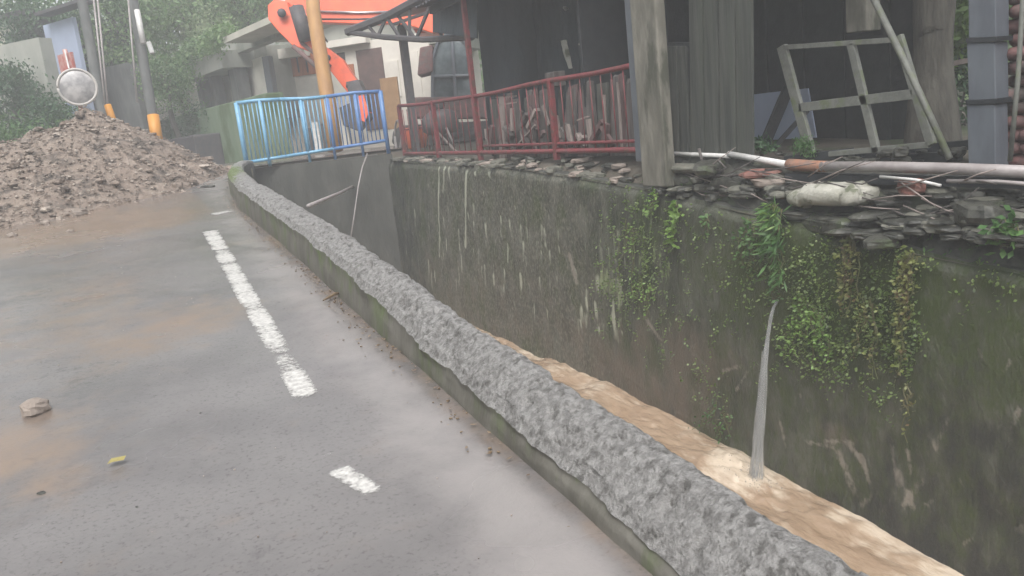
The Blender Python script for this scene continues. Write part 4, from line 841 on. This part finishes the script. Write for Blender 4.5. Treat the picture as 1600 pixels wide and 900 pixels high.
prism(MB(), [(640, 185), (640, 152), (760, 150), (765, 185)], ED+.1, 1.9).build('upper_frame', M['tile'], ex, bevel=.05)
for dd in (0, 1.7):
    mb = MB(); prism(mb, [(620, 232), (612, 222), (614, 205), (626, 196), (770, 188), (782, 196), (784, 214), (774, 226)], ED+dd, .4); tk = mb.build('track', M['rubber'], ex, bevel=.03)
    for k in range(6):
        w_ = MB(); w_.tube([D(632+k*27, 214-k*1.6, ED+dd-.03), D(632+k*27, 214-k*1.6, ED+dd+.02)], .14, 14); w_.build('roller', M['steel'], tk, True)

for (a_, b_, c__) in [((452, 12), (486, 44), (506, 66)), ((458, 8), (492, 38), (512, 66)), ((500, 30), (560, 30), (615, 28))]:
    MB().tube([D(*a_, ED-.62), D(*b_, ED-.68), D(*c__, ED-.6)], .022, 6).build('hose', M['rubber'], ex, True)
MB().tube([D(500, 18, ED-.03), D(560, 20, ED-.03), D(625, 18, ED-.03)], .03, 6).build('pressure_line', M['chrome'], ex, True)
for (x, y) in [(545, 134), (512, 90), (470, 40)]: MB().tube([D(x, y, ED-.5), D(x, y, ED-.4)], .07, 12).build('pin', M['steel'], ex, True)

# ------------------------------------------------------------------ ochre pole
op = MB().tube([D(484, -60, 17.6), D(490, 20, 17.6), D(513, 160, 17.6), D(524, 236, 17.6)], [.15, .155, .165, .17], 16)
tag(op.build('ochre_pole', M['ochre'], smooth=True), 'ochre painted pole standing behind the blue railing in front of the excavator arm', 'pole')

# ------------------------------------------------------------------ buildings beyond
class Fac:
    def __init__(s, a, da, b, db):
        A = D(*a, da); B = D(*b, db); A[2] = B[2] = 0; s.A = A; u = B-A; u[2] = 0; s.u = u/np.linalg.norm(u); s.n = np.array([s.u[1], -s.u[0], 0])
        if s.n@(A-CAM) > 0: s.n = -s.n          # faces the camera
    def p(s, px, py, off=0): r = ray(px, py); P0 = s.A+s.n*off; t = ((P0-CAM)@s.n)/(r@s.n); return CAM+r*t
    def slab(s, mb, x0, y0, x1, y1, off, th, zb=None, left=False):
        P = [s.p(x0, y1, off), s.p(x1, y1, off), s.p(x1, y0, off), s.p(x0, y0, off)]
        z0 = min(P[0][2], P[1][2]) if zb is None else zb; z1 = (P[2][2]+P[3][2])/2
        if left: z0, z1 = P[0][2], P[3][2]
        P[0][2] = P[1][2] = z0; P[2][2] = P[3][2] = z1
        P[3][:2] = P[0][:2]; P[2][:2] = P[1][:2]; Q = [p-s.n*th for p in P]
        return mb.add(P+Q, [(0, 1, 2, 3), (7, 6, 5, 4), (0, 4, 5, 1), (1, 5, 6, 2), (2, 6, 7, 3), (3, 7, 4, 0)])
hf = Fac((430, 120), 23.5, (680, 120), 22)
ho = thing('white_house', 'off-white house with an orange-brown shutter and brown door behind the excavator', 'house', tuple(hf.p(540, 200)*np.array([1, 1, 0])+np.array([0, 0, 1.2])))
hf.slab(MB(), 436, 66, 690, 236, 0, 4, zb=1.1).build('wall', M['white'], ho)
hf.slab(MB(), 441, 114, 506, 190, .02, .05).build('white_panel', M['white'], ho)
sh_ = hf.slab(MB(), 440, 86, 494, 115, .05, .08).build('shutter', M['shutter'], ho)
for x in (452, 466, 480): hf.slab(MB(), x, 88, x+2, 113, .07, .03).build('shutter_rail', M['browndoor'], sh_)
hf.slab(MB(), 432, 74, 476, 86, .35, .4).build('awning', M['white'], ho)
hf.slab(MB(), 505, 60, 572, 66, .25, .3).build('awning', M['white'], ho)
dr = hf.slab(MB(), 572, 74, 612, 200, .03, .06).build('door', M['browndoor'], ho)
hf.slab(MB(), 606, 94, 628, 150, .03, .05).build('white_panel', M['white'], ho)
hf.slab(MB(), 636, 80, 662, 160, .03, .05).build('white_panel', M['white'], ho)
hf.slab(MB(), 430, -60, 700, 2, .15, 4).build('roof', M['steel'], ho)
hf.slab(MB(), 436, -10, 690, 66, -.1, 3.5).build('upper_wall', M['greywall'], ho)
hf.slab(MB(), 430, -12, 474, 4, .9, .9).build('awning', M['white'], ho)
hf.slab(MB(), 528, 82, 540, 100, .03, .05).build('lamp_plate', M['steel'], ho)
hf.slab(MB(), 545, 100, 554, 118, .04, .05).build('meter_box', M['shutter'], ho)
tag(hf.slab(MB(), 603, 120, 630, 200, 2.6, .05).build('plywood_sheet', M['plybd'], bevel=.004), 'tan plywood sheet standing upright right of the blue railing', 'plywood')
tag(hf.slab(MB(), 432, 84, 442, 236, 1.6, .25, zb=1.2).build('porch_pillar', M['greypost'], bevel=.02), 'grey porch pillar at the left corner of the white house', 'pillar')
# white and dark poultry crates seen through the blue bars
for i, (x0_, x1_, y0_, y1_, mt) in enumerate([(478, 490, 200, 238, 'steel'), (493, 503, 190, 236, 'pvc'), (507, 517, 192, 236, 'steel'), (522, 531, 180, 232, 'pvc'), (536, 548, 188, 230, 'white')]):
    tag(hf.slab(MB(), x0_, y0_, x1_, y1_, 3.6+.1*i, .06).build('plank', M[mt]), ['dark board leftmost behind the right half of the blue railing', 'white board between two dark boards behind the blue railing', 'dark board between two white boards behind the blue railing', 'tall white board behind the middle of the blue railing', 'wide white board rightmost behind the blue railing'][i], 'board')
of = Fac((285, 180), 28, (435, 180), 21.5)
oh = thing('old_building', 'stained pale building with columns and an overgrown flat roof left of the excavator', 'building', tuple(of.p(360, 180)*np.array([1, 1, 0])+np.array([0, 0, 1.2])))
of.slab(MB(), 268, 100, 434, 190, -.6, .9, zb=2.4).build('wall', M['greywall'], oh)
for x0_, x1_, y0_, y1_ in [(288, 326, 112, 166), (334, 344, 112, 174), (352, 374, 102, 178), (394, 424, 88, 178)]: of.slab(MB(), x0_, y0_, x1_, y1_, -.5, .15).build('wall_panel', M['white'], oh)
for x0_, x1_ in [(326, 333), (345, 352), (378, 390)]: of.slab(MB(), x0_, 80, x1_, 240, 0, .35, zb=1.2).build('column', M['poleconc'], oh)
of.slab(MB(), 350, 58, 436, 68, .7, 1.9, left=True).build('roof_slab', M['cream'], oh)
of.slab(MB(), 348, 70, 436, 92, -.1, .3, left=True).build('lintel', M['greywall'], oh)
of.slab(MB(), 280, 92, 348, 106, .4, 1.6).build('roof_slab', M['greywall'], oh)
mw = of.slab(MB(), 240, 170, 434, 270, .7, .5, zb=1.1).build('garden_wall', M['mosswall'], bevel=.03); tag(mw, 'green mossy wall below the pale building behind the blue railing', 'wall')
# left houses
lf_ = Fac((-120, 60), 27, (60, 60), 25)
lh = thing('left_house', 'pale house with a dark eave at the top left corner', 'house', tuple(lf_.p(0, 120)*np.array([1, 1, 0])+np.array([0, 0, 2])))
lf_.slab(MB(), -60, 44, 38, 90, 0, 4, zb=1.5, left=False).build('wall', M['cream'], lh); lf_.slab(MB(), -60, 36, 44, 44, .25, .6, left=True).build('eave', M['steel'], lh)
lf_.slab(MB(), 12, 50, 32, 78, .03, .05).build('window', M['greypost'], lh)
tag(lf_.slab(MB(), -220, 86, 96, 225, 2.2, .4, zb=1.0).build('retaining_wall', M['greywall']), 'grey brown stained wall behind the green bank at the left edge', 'wall')
bh = Fac((90, 60), 24, (150, 60), 23)
bb = thing('blue_shack', 'small shack with a pale blue sheet wall and a dark awning behind the road mirror', 'shack', tuple(bh.p(120, 120)*np.array([1, 1, 0])+np.array([0, 0, 1.2])))
bh.slab(MB(), 97, 24, 144, 180, 0, .12, zb=1.2).build('wall', M['bluepanel'], bb); bh.slab(MB(), 54, 20, 126, 25, .4, .5, left=True).build('awning', M['steel'], bb); bh.slab(MB(), 58, 26, 97, 180, -.2, 1.2, zb=1.2).build('side_wall', M['dark'], bb)
tag(bh.slab(MB(), 150, 100, 228, 215, -1.2, .3, zb=1.2).build('back_wall', M['poleconc']), 'plain grey wall seen between the two utility poles', 'wall')
tag(of.slab(MB(), 262, 214, 308, 250, 1.5, .8, zb=1.2).build('dark_bin', M['steel'], bevel=.05), 'dark box-shaped bin at the foot of the mossy wall', 'bin')

# ------------------------------------------------------------------ mirror and utility poles
mc = D(121, 136, 17.0); mr = thing('road_mirror', 'round convex road mirror on a red pole behind the rubble heap', 'road mirror', tuple(D(134, 215, 17.3)))
nv_ = CAM-mc; nv_[2] = .2; nv_ /= np.linalg.norm(nv_); e1 = np.cross(nv_, [0, 0, 1.]); e1 /= np.linalg.norm(e1); e2 = np.cross(e1, nv_)
g = np.zeros((14, 37, 3))
for i in range(14):
    for j in range(37): r_ = .36*i/13; a = 2*math.pi*j/36; g[i, j] = mc+e1*r_*math.cos(a)+e2*r_*math.sin(a)+nv_*(.08*(1-(i/13)**2))
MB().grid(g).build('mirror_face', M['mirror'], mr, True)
MB().tube([mc+.37*(e1*math.cos(a)+e2*math.sin(a)) for a in np.linspace(0, 2*math.pi, 40)], .028, 8).build('rim', M['rim'], mr, True)
g2 = np.zeros((10, 37, 3))
for i in range(10):
    for j in range(37): r_ = .39*math.cos(i/9*1.57); a = 2*math.pi*j/36; g2[i, j] = mc+e1*r_*math.cos(a)+e2*r_*math.sin(a)-nv_*(.02+.10*math.sin(i/9*1.57))
MB().grid(g2).build('back_shell', M['rim'], mr, True)
pb = mc-nv_*.16
MB().tube([D(136, 250, 17.3), D(124, 150, 17.25), D(101, 78, 17.25)], .05, 10).build('pole', M['redpole'], mr, True)
MB().beam(D(101, 79, 17.15), D(108, 108, 17.15), .10, .03).build('reflector', M['pvc'], mr)
tag(bh.slab(MB(), 96, 82, 118, 118, 2.0, .06).build('red_board', M['redpole']), 'faded red board behind the top of the road mirror', 'board')
def upole(label, a, b, d, r, white=None, band=None, cables=()):
    A, B = D(*a, d), D(*b, d); t = thing('utility_pole', label, 'utility pole', tuple(B))
    dirn = (A-B)/np.linalg.norm(A-B); MB().tube([B-dirn*.8, B, A, A+dirn*3], [r*1.08, r*1.05, r*.92, r*.85], 16).build('pole', M['poleconc'], t, True)
    if white: MB().tube([D(*white[0], d-.25), D(*white[1], d-.25)], .07, 10).build('conduit', M['pvc'], t, True)
    if band: MB().tube([D(*band[0], d-.02), D(*band[1], d-.02)], r*1.14, 16).build('warning_band', M['yellow'], t, True)
    for c_ in cables: MB().tube([D(*c_[0], d-.3), D(*c_[1], d-.3)], .022, 6).build('cable', M['pvcdirty'], t, True)
    return t
upole('darker utility pole leaning over the road mirror with cables down its side', (128, 0), (168, 215), 19, .12, cables=[((146, -5), (166, 180)), ((152, -5), (170, 180))])
upole('thicker utility pole with a white conduit and an orange-yellow band at its foot', (208, 0), (247, 235), 20, .125, ((214, 16), (224, 68)), ((239, 180), (247, 228)), cables=[((200, -5), (214, 160))])
gw = MB().tube([D(168, 164, 17.8), D(182, 205, 17.8)], [.075, .085], 10)
tag(gw.build('guy_guard', M['yellow'], smooth=True), 'short orange guard sleeve rising from the top of the rubble heap', 'guard')
wb = MB().beam(D(232, 66, 21), D(238, 84, 21), .12, .12); tag(wb.build('insulator_box', M['pvc'], bevel=.02), 'small white box right of the thicker utility pole', 'box')
for k, (a, b, sag) in enumerate([((128, -40), (700, -90), 0)]): pass

# ------------------------------------------------------------------ trees and banks
def tree(label, px, py_c, d, r, n, size, mt, mt_trunk='bark', name='broadleaf_tree', group=None, ncl=26, zbase=None, stretch=1.0):
    c = D(px, py_c, d); zb = float(ground_z(c[0], c[1])) if zbase is None else zbase
    t = thing(name, label, 'tree', (c[0], c[1], zb), group); st = MB(); lf = MB()
    H = c[2]-zb; st.tube([(c[0]+.1*math.sin(i), c[1]+.08*math.cos(i*2), zb-.2+(H+.2)*i/7) for i in range(8)], np.linspace(.05*r+.08, .03*r+.02, 8), 9)
    CC = []
    lm = MB()
    for k in range(ncl):
        dv = rr.normal(0, 1, 3); dv /= np.linalg.norm(dv); cc = c+dv*r*rr.uniform(.3, 1)*np.array([1, 1, stretch])
        if k < 9: lm.tube([c-np.array([0, 0, H*.25*rr.uniform(.3, 1)]), (c+cc)/2, cc], [.03*r+.02, .02*r+.01, .01], 5)
        CC.append(cc+rr.normal(0, .2*r, (n//ncl, 3)))
    leaves(lf, np.concatenate(CC), size, spread=.8, out=(0, -.4, .7), droop=.2)
    lf.build('crown', M[mt], t); st.build('trunk', M[mt_trunk], t, True); lm.build('limb', M[mt_trunk], t); return t
tree('tall hazy green tree at the top left behind the pale house', 20, -60, 30, 3.6, 9000, .22, 'leafT')
tree('dark bushy tree behind the dark awning of the blue shack', 70, 60, 26, 1.5, 6500, .15, 'leafD')
tree('green tree between the two utility poles', 185, 20, 26, 2.2, 9000, .17, 'leafT')
tree('low leafy tree to the right of the thicker utility pole', 262, 125, 24, .9, 4000, .12, 'leafT')
tree('pale feathery bamboo clump behind the pale building', 300, 20, 29, 2.6, 9000, .26, 'leafP', name='bamboo')
tree('green tree above the flat roof of the pale building', 385, -15, 27, 2.0, 8000, .17, 'leafT')
tree('dark tree low behind the grey wall between the poles', 160, 90, 27, 1.5, 5000, .15, 'leafD')
tree('large tree far behind the white house', 600, -90, 34, 4.2, 9000, .26, 'leafT')
tree('dull green tree left of the shack at the left edge', 20, 150, 21.5, 1.0, 4200, .12, 'leafD')
tree('pale green spray of leaves hanging over the building roof edge', 335, 62, 26, .9, 3800, .13, 'leafP')
# green bank at the left edge
t = bush('bank_shrub', 'low green shrub on the bank left of the rubble heap', 'shrub', D(15, 232, 18.5), (1.5, 1.2, .7), 5000, .12, 'leafB')
t = bush('bank_shrub', 'dark green shrub between the bank shrub and the mirror pole', 'shrub', D(85, 200, 19.5), (.9, .8, .6), 3000, .11, 'leafD')
# creepers on the old building roof edge and mossy wall
cr = MB(); C = []
for i in range(70):
    u = rr.uniform(0, 1); x = 262+u*100; y = 106-u*62+rr.normal(0, 5); C.append(of.p(x, y, .55)+rr.normal(0, .13, (45, 3)))
leaves(cr, np.concatenate(C), .12, droop=.8); tag(cr.build('roof_creeper', M['leafT']), 'green creeper draped along the sloping roof edge of the pale building', 'creeper')
cr = MB(); C = []
for i in range(46):
    x = rr.uniform(252, 330); y = rr.uniform(165, 232); C.append(of.p(x, y, .75)+rr.normal(0, .14, (36, 3))*np.array([1, 1, 1]))
leaves(cr, np.concatenate(C), .10, droop=.8); tag(cr.build('wall_creeper', M['leafD']), 'dark creeper patch on the left part of the green mossy wall', 'creeper')
# pale hanging streamers of bamboo
bs = MB(); C = []
for i in range(26):
    x = rr.uniform(238, 345); y0 = rr.uniform(-40, 0); l = rr.uniform(40, 100)
    P0 = D(x, y0, 27); P1 = D(x+l*.25, y0+l, 27)
    bs.tube([P0, (P0+P1)/2+np.array([.05, 0, 0]), P1], .018, 5)
tag(bs.build('bamboo', M['leafP'], smooth=True), 'pale slanting bamboo stems behind the overgrown roof', 'bamboo')
# far wood on the slopes all round
fw = MB(); C = []
for i in range(900):
    a = rr.uniform(-1.35, 1.5); r_ = rr.uniform(38, 70); x = 5+math.sin(a)*r_*1.1; y = 4+math.cos(a)*r_
    zb = float(ground_z(np.array(x), np.array(y))); C.append(np.array([x, y, zb+rr.uniform(.5, 7)])+rr.normal(0, 1.0, (46, 3)))
for i in range(260):
    x = rr.uniform(-14, -5.2); y = rr.uniform(-8, 30); zb = float(ground_z(np.array(x), np.array(y))); C.append(np.array([x, y, zb+rr.uniform(.3, 4.5)])+rr.normal(0, .6, (60, 3)))
for i in range(200):
    x = rr.uniform(13, 19); y = rr.uniform(0, 30); zb = float(ground_z(np.array(x), np.array(y))); C.append(np.array([x, y, zb+rr.uniform(.3, 5)])+rr.normal(0, .6, (60, 3)))
leaves(fw, np.concatenate(C), .42, spread=.9, out=(0, -.3, .8)); tag(fw.build('hillside_wood', M['leafT']), 'hazy green wood covering the slopes behind the houses', 'wood', kind='stuff')

# ------------------------------------------------------------------ rain haze
hz_ = MB().box((-90, -30, -5), (90, 85, 27)); hm = bpy.data.materials.new('rain haze'); hm.use_nodes = True
hn = hm.node_tree; hn.nodes.remove(hn.nodes['Principled BSDF']); pv = hn.nodes.new('ShaderNodeVolumePrincipled')
pv.inputs['Color'].default_value = (.93, .95, .97, 1); pv.inputs['Density'].default_value = .0085; pv.inputs['Anisotropy'].default_value = 0
hn.links.new(pv.outputs[0], hn.nodes['Material Output'].inputs['Volume'])
tag(hz_.build('haze', hm), 'pale rain haze filling the air', 'haze', kind='stuff')
